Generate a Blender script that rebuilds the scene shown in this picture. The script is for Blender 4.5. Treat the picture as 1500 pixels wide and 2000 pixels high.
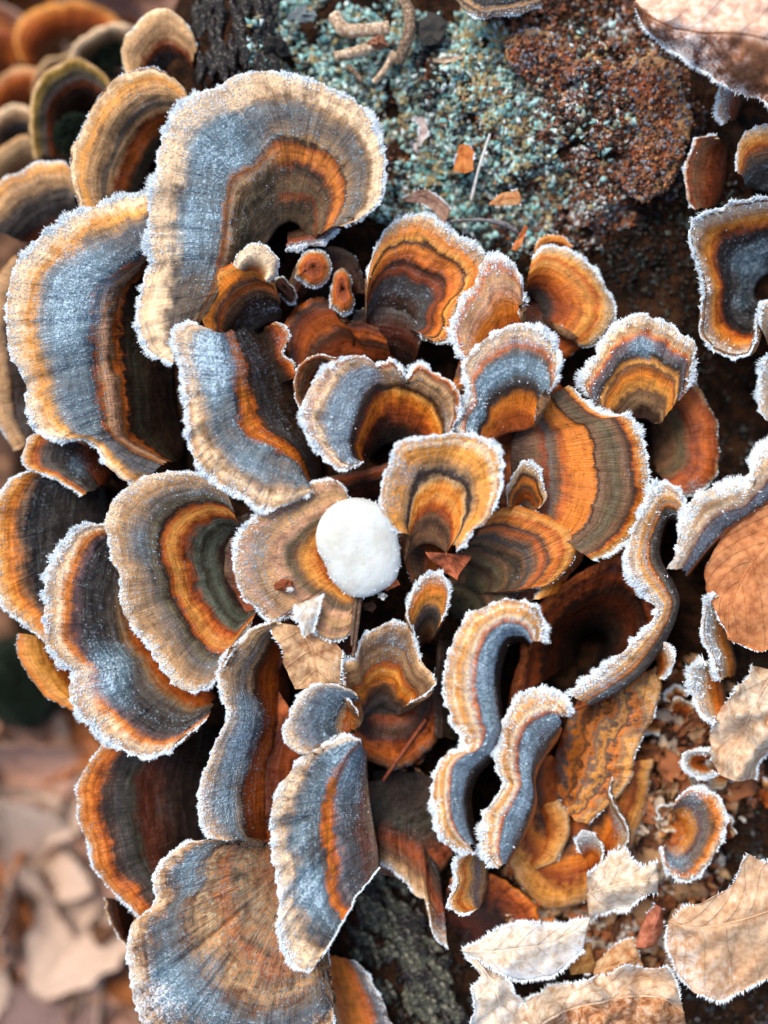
import bpy, math, random
import numpy as np
from mathutils import Vector

random.seed(7)
RNG = np.random.default_rng(11)
sc = bpy.context.scene
col = sc.collection
for o in list(bpy.data.objects):
    bpy.data.objects.remove(o, do_unlink=True)

# ------------------------------------------------------------------ camera, sky, sun, exposure
S = 0.00012            # metres per photo pixel in the plane of sharp focus
H = 0.26               # camera height above that plane
cam_d = bpy.data.cameras.new('camera')
cam = bpy.data.objects.new('camera', cam_d)
col.objects.link(cam)
cam.location = (0, 0, H)
cam.rotation_euler = (0, 0, 0)          # straight down on the stump
cam_d.sensor_fit = 'VERTICAL'
cam_d.sensor_height = 24
cam_d.lens = 24 * H / (2000 * S)
cam_d.clip_start = 0.005
cam_d.clip_end = 300
cam_d.dof.use_dof = True
cam_d.dof.focus_distance = H - 0.003
cam_d.dof.aperture_fstop = cam_d.lens / 1000 / 0.0125
sc.camera = cam

SUN_EL, SUN_AZ = math.radians(52), math.radians(-40)     # soft light from the upper left
w = bpy.data.worlds.new('World')
sc.world = w
w.use_nodes = True
wn = w.node_tree
bg = wn.nodes['Background']
sky = wn.nodes.new('ShaderNodeTexSky')
sky.sky_type = 'NISHITA'
sky.sun_disc = False
sky.sun_elevation = SUN_EL
sky.sun_rotation = SUN_AZ
sky.air_density = 1.0
sky.dust_density = 2.5
sky.ozone_density = 1.0
wn.links.new(sky.outputs[0], bg.inputs[0])
bg.inputs[1].default_value = 0.12
sun_d = bpy.data.lights.new('sun', 'SUN')
sun_d.energy = 1.3
sun_d.angle = math.radians(30)
sun_d.color = (1.0, 0.93, 0.84)
sun = bpy.data.objects.new('sun', sun_d)
col.objects.link(sun)
sdir = Vector((math.sin(SUN_AZ) * math.cos(SUN_EL), math.cos(SUN_AZ) * math.cos(SUN_EL), math.sin(SUN_EL)))
sun.rotation_euler = sdir.to_track_quat('Z', 'Y').to_euler()
sun.location = sdir * 3
vs_ = sc.view_settings
vs_.view_transform = 'Standard'
vs_.look = 'None'
vs_.gamma = 1.0
vs_.exposure = 0.96
sc.render.engine = 'CYCLES'
sc.cycles.use_denoising = True
sc.cycles.max_bounces = 6
sc.cycles.diffuse_bounces = 3

# ------------------------------------------------------------------ small maths
def hash2(ix, iy, seed):
    n = (ix.astype(np.int64) * 374761393 + iy.astype(np.int64) * 668265263 + seed * 1442695041) & 0x7fffffff
    n = ((n ^ (n >> 13)) * 1274126177) & 0x7fffffff
    n = n ^ (n >> 16)
    return (n & 0xffff) / 65535.0

def vnoise(x, y, seed=0):
    x = np.asarray(x, float); y = np.asarray(y, float)
    x, y = np.broadcast_arrays(x, y)
    ix = np.floor(x); iy = np.floor(y)
    fx = x - ix; fy = y - iy
    fx = fx * fx * (3 - 2 * fx); fy = fy * fy * (3 - 2 * fy)
    a = hash2(ix, iy, seed); b = hash2(ix + 1, iy, seed)
    c = hash2(ix, iy + 1, seed); d = hash2(ix + 1, iy + 1, seed)
    return (a * (1 - fx) + b * fx) * (1 - fy) + (c * (1 - fx) + d * fx) * fy - 0.5

def fbm(x, y, seed=0, n=3):
    r = 0; a = 1.0
    for k in range(n):
        r = r + a * vnoise(np.asarray(x) * 2 ** k, np.asarray(y) * 2 ** k, seed + 17 * k)
        a *= 0.5
    return r

def spline(t, v, q):
    """non-uniform Catmull-Rom through (t, v) at q; v is (n, d)"""
    t = np.asarray(t, float); v = np.asarray(v, float)
    if v.ndim == 1:
        v = v[:, None]
    n = len(t)
    if n == 1:
        return np.repeat(v, len(q), 0)
    m = np.zeros_like(v)
    d = (v[1:] - v[:-1]) / np.maximum(t[1:] - t[:-1], 1e-9)[:, None]
    m[0] = d[0]; m[-1] = d[-1]
    if n > 2:
        h0 = (t[1:-1] - t[:-2])[:, None]; h1 = (t[2:] - t[1:-1])[:, None]
        m[1:-1] = (d[:-1] * h1 + d[1:] * h0) / np.maximum(h0 + h1, 1e-9)
    i = np.clip(np.searchsorted(t, q, side='right') - 1, 0, n - 2)
    hh = np.maximum(t[i + 1] - t[i], 1e-9)
    s = ((q - t[i]) / hh)[:, None]; hh = hh[:, None]
    return ((2 * s ** 3 - 3 * s ** 2 + 1) * v[i] + (s ** 3 - 2 * s ** 2 + s) * hh * m[i]
            + (-2 * s ** 3 + 3 * s ** 2) * v[i + 1] + (s ** 3 - s ** 2) * hh * m[i + 1])

def chord(p):
    p = np.asarray(p, float)[:, :2]
    if len(p) == 1:
        return np.array([0.0]), 0.0
    l = np.concatenate([[0], np.cumsum(np.hypot(*(p[1:] - p[:-1]).T))])
    return l / max(l[-1], 1e-9), l[-1]

def world(p):
    """photo pixel x, y and height h (pixel units above the focus plane) -> metres"""
    p = np.asarray(p, float)
    k = (H - p[..., 2] * S) / H * S
    return np.stack([(p[..., 0] - 750) * k, (1000 - p[..., 1]) * k, p[..., 2] * S], -1)

# height of the wood under everything (pixel units)
BX_Y = np.array([-400, 0, 150, 400, 700, 1000, 1300, 1600, 1800, 2000, 2400])
BX_X = np.array([420, 395, 330, 260, 250, 240, 260, 330, 380, 450, 560])
GROUND = -880.0
def bump(px, py, cx, cy, rx, ry, a):
    return a * np.exp(-(((px - cx) / rx) ** 2 + ((py - cy) / ry) ** 2))
def stump_h(px, py):
    px = np.asarray(px, float); py = np.asarray(py, float)
    h = -150 + 34 * fbm(px / 130, py / 130, 3, 3) + 10 * fbm(px / 22, py / 22, 9, 2) + 30 * fbm(px / 48, py / 48, 21, 2) * np.clip((560 - py) / 80, 0, 1)
    h = h + bump(px, py, 860, 230, 300, 240, 35) + bump(px, py, 1180, 250, 200, 220, 60)
    h = h + bump(px, py, 820, 1880, 110, 220, 40) + bump(px, py, 470, 60, 70, 120, 70)
    h = h - bump(px, py, 830, 660, 70, 60, 70) - bump(px, py, 1150, 1210, 110, 90, 170)
    h = h - bump(px, py, 1440, 780, 90, 110, 70)
    h = h - bump(px, py, 840, 1430, 60, 80, 40)
    xb = np.interp(py, BX_Y, BX_X)
    d = np.maximum(xb - px, 0)
    h = h - np.minimum(d * 3.2 * np.minimum(1, d / 40), 2000)
    rr = np.hypot((px - 1000) / 900, (py - 1000) / 1450) + .05 * vnoise(px / 160, py / 160, 41)
    h = h - np.maximum(rr - 1, 0) * 3200
    return np.maximum(h, GROUND - 30)

# ------------------------------------------------------------------ colours and materials
def lin(c):
    r = []
    for x in c:
        x = x / 255
        r.append(x / 12.92 if x <= 0.04045 else ((x + 0.055) / 1.055) ** 2.4)
    return (*r, 1.0)
PAL = dict(cream=(250, 216, 172), ivory=(232, 222, 200), tan=(206, 158, 106), sand=(206, 170, 122), buff=(168, 130, 88), brown=(124, 88, 58),
           dbrown=(80, 56, 40), choc=(56, 38, 28), orange=(226, 128, 36), amber=(236, 160, 70), dorange=(196, 98, 30),
           rust=(150, 70, 28), drust=(88, 40, 20), grey=(112, 100, 88), lilac=(132, 120, 120), bgrey=(84, 79, 76), dgrey=(68, 62, 57),
           steel=(100, 100, 102), black=(28, 26, 26), olive=(104, 92, 64), dolive=(60, 56, 42), green=(96, 104, 88), sage=(150, 152, 128),
           pink=(206, 154, 118), mauve=(112, 84, 82), yellow=(190, 148, 60))
def stops_of(s):
    r = []
    for t in s.split(','):
        a, b = t.split()
        r.append((float(a), PAL[b]))
    return r
def prof(s):
    a = [t.split() for t in s.split(',')]
    return np.array([float(x[0]) for x in a]), np.array([float(x[1]) for x in a])

class NT:
    def __init__(self, name):
        self.m = bpy.data.materials.new(name)
        self.m.use_nodes = True
        self.t = self.m.node_tree
        self.b = self.t.nodes['Principled BSDF']
    def n(self, typ, **kw):
        nd = self.t.nodes.new('ShaderNode' + typ)
        for k, v in kw.items():
            setattr(nd, k, v)
        return nd
    def put(self, sock, v):
        if hasattr(v, 'is_output') or isinstance(v, bpy.types.NodeSocket):
            self.t.links.new(v, sock)
        elif v is not None:
            sock.default_value = v
    def math(self, op, a, b=None, c=None, clamp=False):
        nd = self.n('Math', operation=op, use_clamp=clamp)
        self.put(nd.inputs[0], a)
        if b is not None: self.put(nd.inputs[1], b)
        if c is not None: self.put(nd.inputs[2], c)
        return nd.outputs[0]
    def noise(self, vec, scale, detail=2, rough=0.55):
        nd = self.n('TexNoise')
        self.put(nd.inputs['Vector'], vec)
        nd.inputs['Scale'].default_value = scale
        nd.inputs['Detail'].default_value = detail
        nd.inputs['Roughness'].default_value = rough
        return nd.outputs[0]
    def ramp(self, fac, stops, interp='LINEAR'):
        nd = self.n('ValToRGB')
        cr = nd.color_ramp
        cr.interpolation = interp
        while len(cr.elements) < len(stops):
            cr.elements.new(0.5)
        for e, (p, c) in zip(cr.elements, sorted(stops)):
            e.position = p
            e.color = c if len(c) == 4 else lin(c)
        self.put(nd.inputs[0], fac)
        return nd.outputs[0]
    def mix(self, fac, a, b, blend='MIX'):
        nd = self.n('Mix', data_type='RGBA', blend_type=blend)
        self.put(nd.inputs[0], fac)
        self.put(nd.inputs[6], a); self.put(nd.inputs[7], b)
        return nd.outputs[2]
    def bump(self, height, strength, dist):
        nd = self.n('Bump')
        nd.inputs['Strength'].default_value = strength
        nd.inputs['Distance'].default_value = dist
        self.put(nd.inputs['Height'], height)
        self.t.links.new(nd.outputs[0], self.b.inputs['Normal'])

def cap_material(name, stops, length, rimlen, gloss=0.45, mottle=1.0, fscale=1.0, alt=None, patch=None):
    """zoned cap: colour runs with v (stem to margin), streaked along the radius, dusted with frost by the frost attribute"""
    k = NT(name)
    uv = k.n('UVMap', uv_map='zone').outputs[0]
    sep = k.n('SeparateXYZ'); k.put(sep.inputs[0], uv)
    u, v = sep.outputs[0], sep.outputs[1]
    obj = k.n('TexCoord').outputs['Object']
    big = k.noise(obj, 1 / (70 * S), 2)
    mid = k.noise(obj, 1 / (17 * S), 4, .62)
    fine = k.noise(obj, 1 / (5.2 * S), 2, .8)
    cv = k.n('CombineXYZ')
    k.put(cv.inputs[0], k.math('MULTIPLY', u, rimlen / 6.0)); k.put(cv.inputs[1], k.math('MULTIPLY', v, max(length, 40) / 60.0))
    streak = k.noise(cv.outputs[0], 1.0, 3, .65)
    cb = k.n('CombineXYZ')
    k.put(cb.inputs[0], k.math('MULTIPLY', u, rimlen / 160.0)); k.put(cb.inputs[1], k.math('MULTIPLY', v, max(length, 40) / 10.0))
    k.put(cb.inputs[2], k.math('MULTIPLY', mid, .8))
    band = k.noise(cb.outputs[0], 1.0, 2, .6)
    vv = k.math('ADD', v, k.math('MULTIPLY', k.math('SUBTRACT', big, .5), .15 * mottle))
    vv = k.math('ADD', vv, k.math('MULTIPLY', k.math('SUBTRACT', mid, .5), .12 * mottle))
    vv = k.math('ADD', vv, k.math('MULTIPLY', k.math('SUBTRACT', streak, .5), .05))
    c = k.ramp(vv, stops)
    if alt:
        s2, u0, u1 = alt
        mr = k.n('MapRange', interpolation_type='SMOOTHSTEP')
        k.put(mr.inputs['Value'], k.math('ADD', u, k.math('MULTIPLY', k.math('SUBTRACT', big, .5), .06)))
        mr.inputs['From Min'].default_value = u0; mr.inputs['From Max'].default_value = u1
        c = k.mix(mr.outputs[0], c, k.ramp(vv, stops_of(s2)))
    if patch:                     # weathered blotches, drawn out along the radius
        amt, cols, v0, v1 = patch
        cp = k.n('CombineXYZ')
        k.put(cp.inputs[0], k.math('MULTIPLY', u, rimlen / 22.0)); k.put(cp.inputs[1], k.math('MULTIPLY', v, max(length, 40) / 46.0)); k.put(cp.inputs[2], k.math('MULTIPLY', mid, 1.6))
        pn = k.noise(cp.outputs[0], 1.0, 5, .72)
        cs = cols.split()
        pc = k.ramp(k.math('ADD', pn, k.math('MULTIPLY', k.math('SUBTRACT', big, .5), .25)), [(.3 + .4 * i / (len(cs) - 1), PAL[x]) for i, x in enumerate(cs)])
        mr = k.n('MapRange'); k.put(mr.inputs['Value'], vv)
        mr.inputs['From Min'].default_value = v1; mr.inputs['From Max'].default_value = v0
        c = k.mix(k.math('MULTIPLY', mr.outputs[0], amt), c, pc)
    # thin concentric lines, radial fibres, blotches
    bl = k.ramp(band, [(.3, (.55, .5, .46, 1)), (.5, (1, 1, 1, 1)), (.68, (1.0, 1.0, 1.0, 1)), (.85, (1.2, 1.16, 1.1, 1))])
    c = k.mix(.8, c, bl, 'MULTIPLY')
    sl = k.ramp(streak, [(.28, (.5, .46, .44, 1)), (.55, (1, 1, 1, 1)), (.8, (1.3, 1.25, 1.2, 1))])
    c = k.mix(.38, c, sl, 'MULTIPLY')
    ml = k.ramp(mid, [(.32, (.34, .31, .3, 1)), (.5, (1, 1, 1, 1)), (.72, (1.35, 1.28, 1.2, 1))])
    bm = k.ramp(big, [(.34, (.62, .58, .56, 1)), (.5, (1, 1, 1, 1)), (.68, (1.2, 1.16, 1.1, 1))])
    c = k.mix(.6, c, bm, 'MULTIPLY')
    c = k.mix(.42 * min(mottle, 1.4), c, ml, 'MULTIPLY')
    pits = k.math('MULTIPLY', k.math('GREATER_THAN', k.noise(obj, 1 / (8 * S), 1, .5), .71), .45)
    c = k.mix(pits, c, (.05, .025, .012, 1))
    # frost dust
    fa = k.n('Attribute', attribute_name='frost').outputs['Fac']
    f = k.math('MULTIPLY', fa, 1.05 * fscale)
    f = k.math('ADD', f, k.math('MULTIPLY', k.math('SUBTRACT', fine, .5), 3.4))
    f = k.math('ADD', f, k.math('MULTIPLY', k.math('SUBTRACT', mid, .5), .9))
    f = k.math('ADD', f, k.math('MULTIPLY', k.math('SUBTRACT', streak, .5), 1.2))
    f = k.math('ADD', f, k.math('MULTIPLY', k.math('SUBTRACT', band, .5), 1.3))
    f = k.math('MULTIPLY', k.math('SUBTRACT', f, .52), 1.3, clamp=True)
    f = k.math('MULTIPLY', f, k.math('MULTIPLY', fa, 4.0, clamp=True))
    inner = k.n('MapRange', interpolation_type='SMOOTHSTEP'); k.put(inner.inputs['Value'], vv)
    inner.inputs['From Min'].default_value = .9; inner.inputs['From Max'].default_value = .78
    film = k.math('MULTIPLY', k.math('SUBTRACT', fa, .34, clamp=True), 1.0)
    film = k.math('MULTIPLY', k.math('MINIMUM', film, .42), inner.outputs[0])
    film = k.math('MULTIPLY', film, k.math('ADD', k.math('MULTIPLY', k.math('ADD', k.math('MULTIPLY', mid, .4), k.math('ADD', k.math('MULTIPLY', streak, .35), k.math('MULTIPLY', band, .25))), 4.2), -1.15), clamp=True)
    film = k.math('MINIMUM', film, .5)
    c = k.mix(film, c, (.25, .50, .64, 1))                      # thin rime film, its blue is skylight painted into the colour
    fcol = k.mix(inner.outputs[0], (.88, .90, .90, 1), (.62, .80, .90, 1))  # inner frost grains also carry painted sky blue, whiter towards the margin
    c = k.mix(k.math('MULTIPLY', f, .88), c, fcol)
    k.put(k.b.inputs['Base Color'], c)
    k.put(k.b.inputs['Roughness'], k.math('ADD', k.math('MULTIPLY', f, .25), gloss + .05))
    k.b.inputs['Specular IOR Level'].default_value = 0.28
    hgt = k.math('ADD', k.math('MULTIPLY', k.math('MULTIPLY', fine, f), 1.8), k.math('MULTIPLY', streak, .8))
    hgt = k.math('ADD', hgt, k.math('MULTIPLY', band, .8))
    hgt = k.math('ADD', hgt, k.math('MULTIPLY', mid, .8))
    k.bump(hgt, .85, 5 * S)
    return k.m

def plain_material(name, c1, c2, scale_px, rough=.8, c3=None, bumpk=.6, bd=4, detail=4):
    k = NT(name)
    obj = k.n('TexCoord').outputs['Object']
    n1 = k.noise(obj, 1 / (scale_px * S), detail, .65)
    st = [(.3, c1), (.68, c2)] + ([(.52, c3)] if c3 else [])
    k.put(k.b.inputs['Base Color'], k.ramp(n1, st))
    k.b.inputs['Roughness'].default_value = rough
    k.b.inputs['Specular IOR Level'].default_value = .3
    k.bump(n1, bumpk, bd * S)
    return k.m

def vcol_material(name, rough=.7, scale_px=5, spec=.3, amt=.5):
    k = NT(name)
    a = k.n('Attribute', attribute_name='tint').outputs['Color']
    obj = k.n('TexCoord').outputs['Object']
    n1 = k.noise(obj, 1 / (scale_px * S), 3, .6)
    k.put(k.b.inputs['Base Color'], k.mix(amt, a, k.ramp(n1, [(.3, (.45, .45, .45, 1)), (.6, (1.1, 1.1, 1.1, 1))]), 'MULTIPLY'))
    k.b.inputs['Roughness'].default_value = rough
    k.b.inputs['Specular IOR Level'].default_value = spec
    k.bump(n1, .5, 2 * S)
    return k.m

def leaf_material(name, c1, c2, frost=.5, nveins=7, half=None, spots_amt=.3):
    """u runs along the blade, v across it (midrib at .5)"""
    k = NT(name)
    uv = k.n('UVMap', uv_map='zone').outputs[0]
    sep = k.n('SeparateXYZ'); k.put(sep.inputs[0], uv)
    u, v = sep.outputs[0], sep.outputs[1]
    obj = k.n('TexCoord').outputs['Object']
    big = k.noise(obj, 1 / (70 * S), 3)
    mid = k.noise(obj, 1 / (16 * S), 4, .65)
    fine = k.noise(obj, 1 / (4 * S), 2, .7)
    d = k.math('ABSOLUTE', k.math('SUBTRACT', v, .5))
    ph = k.math('ADD', k.math('SUBTRACT', k.math('MULTIPLY', u, nveins), k.math('MULTIPLY', d, nveins * .55)), k.math('MULTIPLY', big, .5))
    tri = k.math('ABSOLUTE', k.math('SUBTRACT', k.math('FRACT', ph), .5))
    side = k.math('MULTIPLY', k.math('SUBTRACT', 1.0, k.math('DIVIDE', tri, .07), clamp=True), .7)
    rib = k.math('LESS_THAN', d, .012)
    vein = k.math('MAXIMUM', side, rib)
    c = k.ramp(k.math('ADD', k.math('MULTIPLY', big, .5), k.math('MULTIPLY', mid, .5)), [(.36, c1), (.62, c2)])
    if half:
        mr = k.n('MapRange', interpolation_type='SMOOTHSTEP'); k.put(mr.inputs['Value'], k.math('ADD', v, k.math('MULTIPLY', k.math('SUBTRACT', big, .5), .12)))
        mr.inputs['From Min'].default_value = .44; mr.inputs['From Max'].default_value = .52
        c = k.mix(mr.outputs[0], c, k.ramp(mid, [(.35, half[0]), (.65, half[1])]))
    blot = k.ramp(mid, [(.36, (.5, .42, .36, 1)), (.54, (1, 1, 1, 1)), (.72, (1.18, 1.16, 1.14, 1))])
    c = k.mix(.38, c, blot, 'MULTIPLY')
    dark = k.mix(.14, c, (.12, .06, .03, 1))
    c = k.mix(vein, c, dark)
    spots = k.math('GREATER_THAN', fine, .62)
    c = k.mix(k.math('MULTIPLY', spots, spots_amt), c, (.1, .05, .025, 1))
    fa = k.n('Attribute', attribute_name='frost').outputs['Fac']
    f = k.math('ADD', k.math('MULTIPLY', fa, 1.2), k.math('MULTIPLY', k.math('SUBTRACT', mid, .5), 1.2))
    f = k.math('ADD', f, k.math('MULTIPLY', k.math('SUBTRACT', fine, .5), .8))
    f = k.math('MULTIPLY', k.math('SUBTRACT', f, .4), 1.8, clamp=True)
    c = k.mix(k.math('MULTIPLY', f, .85), c, (.74, .78, .78, 1))
    k.put(k.b.inputs['Base Color'], c)
    k.b.inputs['Roughness'].default_value = .7
    k.b.inputs['Specular IOR Level'].default_value = .25
    k.bump(k.math('ADD', k.math('MULTIPLY', vein, .6), k.math('MULTIPLY', mid, .8)), .7, 4 * S)
    return k.m

# ------------------------------------------------------------------ mesh helpers
def mesh_from(name, verts, faces, mat=None, uv=None, attrs=None, smooth=True, tint=None):
    """verts (n,3); faces (m,3) or (m,4) arrays"""
    me = bpy.data.meshes.new(name)
    verts = np.asarray(verts, np.float32); faces = np.asarray(faces, np.int32)
    nf, k = faces.shape
    me.vertices.add(len(verts)); me.vertices.foreach_set('co', verts.ravel())
    me.loops.add(nf * k); me.loops.foreach_set('vertex_index', faces.ravel())
    me.polygons.add(nf)
    me.polygons.foreach_set('loop_start', np.arange(0, nf * k, k, dtype=np.int32))
    me.polygons.foreach_set('loop_total', np.full(nf, k, np.int32))
    me.polygons.foreach_set('use_smooth', np.full(nf, smooth, bool))
    if uv is not None:
        l = me.uv_layers.new(name='zone')
        l.data.foreach_set('uv', np.asarray(uv, np.float32)[faces.ravel()].ravel())
    for an, av in (attrs or {}).items():
        a = me.attributes.new(an, 'FLOAT', 'POINT')
        a.data.foreach_set('value', np.asarray(av, np.float32).ravel())
    if tint is not None:
        a = me.color_attributes.new('tint', 'FLOAT_COLOR', 'POINT')
        a.data.foreach_set('color', np.asarray(tint, np.float32).ravel())
    me.update(calc_edges=True)
    me.validate()
    if mat: me.materials.append(mat)
    return me

def link(name, me, parent=None, loc=None, kind=None, label=None):
    o = bpy.data.objects.new(name, me)
    col.objects.link(o)
    if parent is not None: o.parent = parent
    if loc is not None: o.location = loc
    if kind: o['kind'] = kind
    if label: o['label'] = label
    return o

def thing(name, label, cat, loc=(0, 0, 0), group=None, me=None):
    o = bpy.data.objects.new(name, me)
    col.objects.link(o)
    o.location = loc
    o['label'] = label; o['category'] = cat
    if group: o['group'] = group
    if me is None: o.empty_display_size = .005
    return o

def grid_faces(nu, nv, flip=False):
    a = np.arange(nu * nv).reshape(nu, nv)
    q = np.stack([a[:-1, :-1], a[1:, :-1], a[1:, 1:], a[:-1, 1:]], -1).reshape(-1, 4)
    return q[:, ::-1] if flip else q

def grid_normals(g):
    du = np.gradient(g, axis=0); dv = np.gradient(g, axis=1)
    n = np.cross(du, dv)
    return n / np.maximum(np.linalg.norm(n, axis=-1, keepdims=True), 1e-12)

def needles(pos, direc, length, rad, rng):
    """three-sided ice needles: pos, direc (n,3), length, rad (n,)"""
    n = len(pos)
    d = direc / np.maximum(np.linalg.norm(direc, axis=1, keepdims=True), 1e-9)
    r = rng.normal(size=(n, 3))
    a = np.cross(d, r); a /= np.maximum(np.linalg.norm(a, axis=1, keepdims=True), 1e-9)
    b = np.cross(d, a)
    V = np.zeros((n, 4, 3))
    for i in range(3):
        th = i * 2 * math.pi / 3
        V[:, i] = pos + (a * math.cos(th) + b * math.sin(th)) * rad[:, None]
    V[:, 3] = pos + d * length[:, None]
    base = (np.arange(n) * 4)[:, None]
    F = np.concatenate([base + np.array([[0, 1, 3]]), base + np.array([[1, 2, 3]]), base + np.array([[2, 0, 3]])])
    return V.reshape(-1, 3), F

ICE = None
def ice_material():
    global ICE
    if ICE: return ICE
    k = NT('hoar_frost')
    k.b.inputs['Base Color'].default_value = (.85, .92, .94, 1)
    k.b.inputs['Roughness'].default_value = .55
    k.b.inputs['Specular IOR Level'].default_value = .35
    ICE = k.m
    return ICE

OCT_V = np.array([(1, 0, 0), (-.5, .87, 0), (-.5, -.87, 0), (.3, .5, .55), (-.6, 0, .6), (.3, -.5, .5), (0, 0, -.7)], float)
OCT_F = np.array([(3, 4, 5), (0, 3, 5), (0, 1, 3), (1, 4, 3), (1, 2, 4), (2, 5, 4), (2, 0, 5), (0, 6, 1), (1, 6, 2), (2, 6, 0)])
# ------------------------------------------------------------------ bracket builder
PORE = plain_material('pore_layer', (84, 56, 36), (140, 102, 68), 10, .85, bumpk=.8)
FP = {'heavy': '0 .0,.25 .12,.5 .5,.85 .52,.93 .7,1 .95',
      'mid': '0 0,.4 .08,.62 .36,.88 .4,.95 .65,1 .9',
      'light': '0 0,.7 .08,.9 .2,.97 .45,1 .7',
      'trace': '0 0,.8 .03,.97 .2,1 .35',
      'none': '0 0,1 0.02'}
TIP = [0]
def cap(label, rim, base, stops, h=(-80, 40), mids=(), frost='mid', blobs=(), fringe=(11, 1.0, .04), bulge=14, wob=4.5, th=9,
        ridge=.5, wrinkle=3.0, lip=5, gloss=.4, mottle=1.0, fscale=1.0, grains=1.0, cat='bracket fungus', name='bracket_fungus',
        group=None, uneven=0.0, root=True, amp=1.0, steps=(), creases=(), alt=None, patch=None, endfrost=False):
    TIP[0] += 1
    seed = TIP[0] * 31
    rng = np.random.default_rng(seed)
    tr, rl = chord(rim)
    NU = int(np.clip(rl / 4.5, 30, 300))
    q = np.linspace(0, 1, NU)
    rows, vs = [], []
    spec = [(0.0, base, h[0])] + [(m[0], m[1], m[2]) for m in mids] + [(1.0, rim, h[-1])]
    for v, pts, hh in spec:
        p3 = np.array([(p[0], p[1], p[2] if len(p) > 2 else hh) for p in pts], float)
        t = tr if len(p3) == len(rim) else chord(p3)[0]
        rows.append(spline(t, p3, q)); vs.append(v)
    rows = np.array(rows)
    ln = float(np.mean(np.linalg.norm(rows[-1] - rows[0], axis=1)))
    NV = int(np.clip(ln / 4.5, 16, 80))
    qv = np.linspace(0, 1, NV)
    g = spline(np.array(vs), rows.reshape(len(vs), -1), qv).reshape(NV, NU, 3).transpose(1, 0, 2)
    U = q[:, None] * np.ones((1, NV)); V = np.ones((NU, 1)) * qv[None]
    # growth relief: lobed margin, concentric ridges, radial wrinkles, rolled lip
    out = g[:, -1] - g[:, max(NV - 4, 0)]
    out[:, 2] = 0
    out /= np.maximum(np.linalg.norm(out, axis=1, keepdims=True), 1e-6)
    wv = wob * (1.6 * vnoise(q * rl / 34, 0 * q, seed) + .9 * vnoise(q * rl / 11, 0 * q, seed + 1))
    g[:, :, :2] += out[:, None, :2] * (wv[:, None] * V ** 3)[..., None]
    hz = bulge * np.sin(math.pi * V ** 1.2)
    hz = hz + ridge * np.sin(V * ln / 13 * 2 * math.pi / 1.6 + 5 * vnoise(U * rl / 120, V * 3, seed + 2)) * np.clip(V * 3, 0, 1)
    hz = hz + 1.4 * wrinkle * (vnoise(U * rl / 26, V * ln / 90, seed + 3) + .6 * vnoise(U * rl / 9, V * ln / 60, seed + 4)) * (V ** 1.2)
    hz = hz + 13 * amp * fbm(g[:, :, 0] / 75, g[:, :, 1] / 75, seed + 5, 2)
    hz = hz + uneven * vnoise(U * rl / 90, 0 * V, seed + 6) * V ** 2
    hz = hz - lip * (np.clip((V - .94) / .06, 0, 1)) ** 2
    for (sv, sa) in steps:          # growth steps: the outer part lies on the older one like a second sheet
        edge = sv + .025 * (vnoise(U * rl / 30, 0 * V, seed + 11) + vnoise(U * rl / 9, 0 * V, seed + 12) * .6)
        hz = hz + sa / (1 + np.exp(-np.clip((V - edge) * ln / 2.2, -30, 30)))
    for (cx, cy, cd, cw) in creases:  # radial folds between lobes
        ui = q[np.argmin(np.hypot(rows[-1][:, 0] - cx, rows[-1][:, 1] - cy))]
        hz = hz - cd * np.exp(-np.abs(U - ui) * rl / cw) * np.clip(V * 1.4 - .2, 0, 1)
    g[:, :, 2] += hz
    for (e0, e1) in ((0, 1), (-1, -2)):          # cut ends are torn, not ruled
        dv_ = g[e0] - g[e1]; dv_[:, 2] = 0
        dv_ /= np.maximum(np.linalg.norm(dv_, axis=1, keepdims=True), 1e-6)
        am = 14 * vnoise(qv * ln / 26, 0 * qv, seed + 40 + e0) + 8 * vnoise(qv * ln / 9, 0 * qv, seed + 50 + e0)
        fall = np.exp(-(U if e0 == 0 else 1 - U) * rl / 26)
        g += dv_[None] * (am[None] * fall * np.clip(1.15 - V, 0, 1))[..., None]
    # frost
    pv, pa = prof(FP.get(frost, frost))
    fr = np.interp(V, pv, pa)
    for (bx, by, br, ba) in blobs:
        fr = fr + ba * np.exp(-((g[:, :, 0] - bx) ** 2 + (g[:, :, 1] - by) ** 2) / (br * br))
    fr = np.clip(fr + .22 * fbm(g[:, :, 0] / 60, g[:, :, 1] / 60, seed + 7, 2) * (fr > .05), 0, 1.25)
    # foot reaching down into the wood, skirt under the lip
    b0 = g[:, 0]
    cen = b0.mean(0)
    ft = []
    if root:
        sh = stump_h(b0[:, 0], b0[:, 1]) - 14
        for s in (1.0, .75, .5, .25):
            f = b0.copy()
            f[:, :2] = b0[:, :2] + (cen[:2] - b0[:, :2]) * .12 * s
            f[:, 2] = b0[:, 2] + (np.minimum(sh, b0[:, 2] - 6) - b0[:, 2]) * s
            ft.append(f)
    NF = len(ft)
    e = g[:, -1]
    sk = []
    ue0 = np.clip(np.minimum(q, 1 - q) * rl / 34, 0.05, 1)
    for (inn, dn) in ((3, th * .45), (9, th * .8)):
        s = e.copy(); s[:, :2] -= out[:, :2] * inn; s[:, 2] -= dn * ue0
        sk.append(s)
    G = np.stack(ft + [g[:, j] for j in range(NV)] + sk, 1)
    W = world(G)
    org = W[:, 0].mean(0) if root else W.reshape(-1, 3).mean(0)
    W = W - org
    N = grid_normals(W)
    flip = N[:, NF:NF + NV, 2].mean() < 0
    if flip: N = -N
    nv = G.shape[1]
    vcoord = np.concatenate([np.zeros(NF), qv, [1, 1]])
    uv = np.stack([U[:, :1].repeat(nv, 1), np.ones((NU, 1)) * vcoord[None]], -1).reshape(-1, 2)
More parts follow.
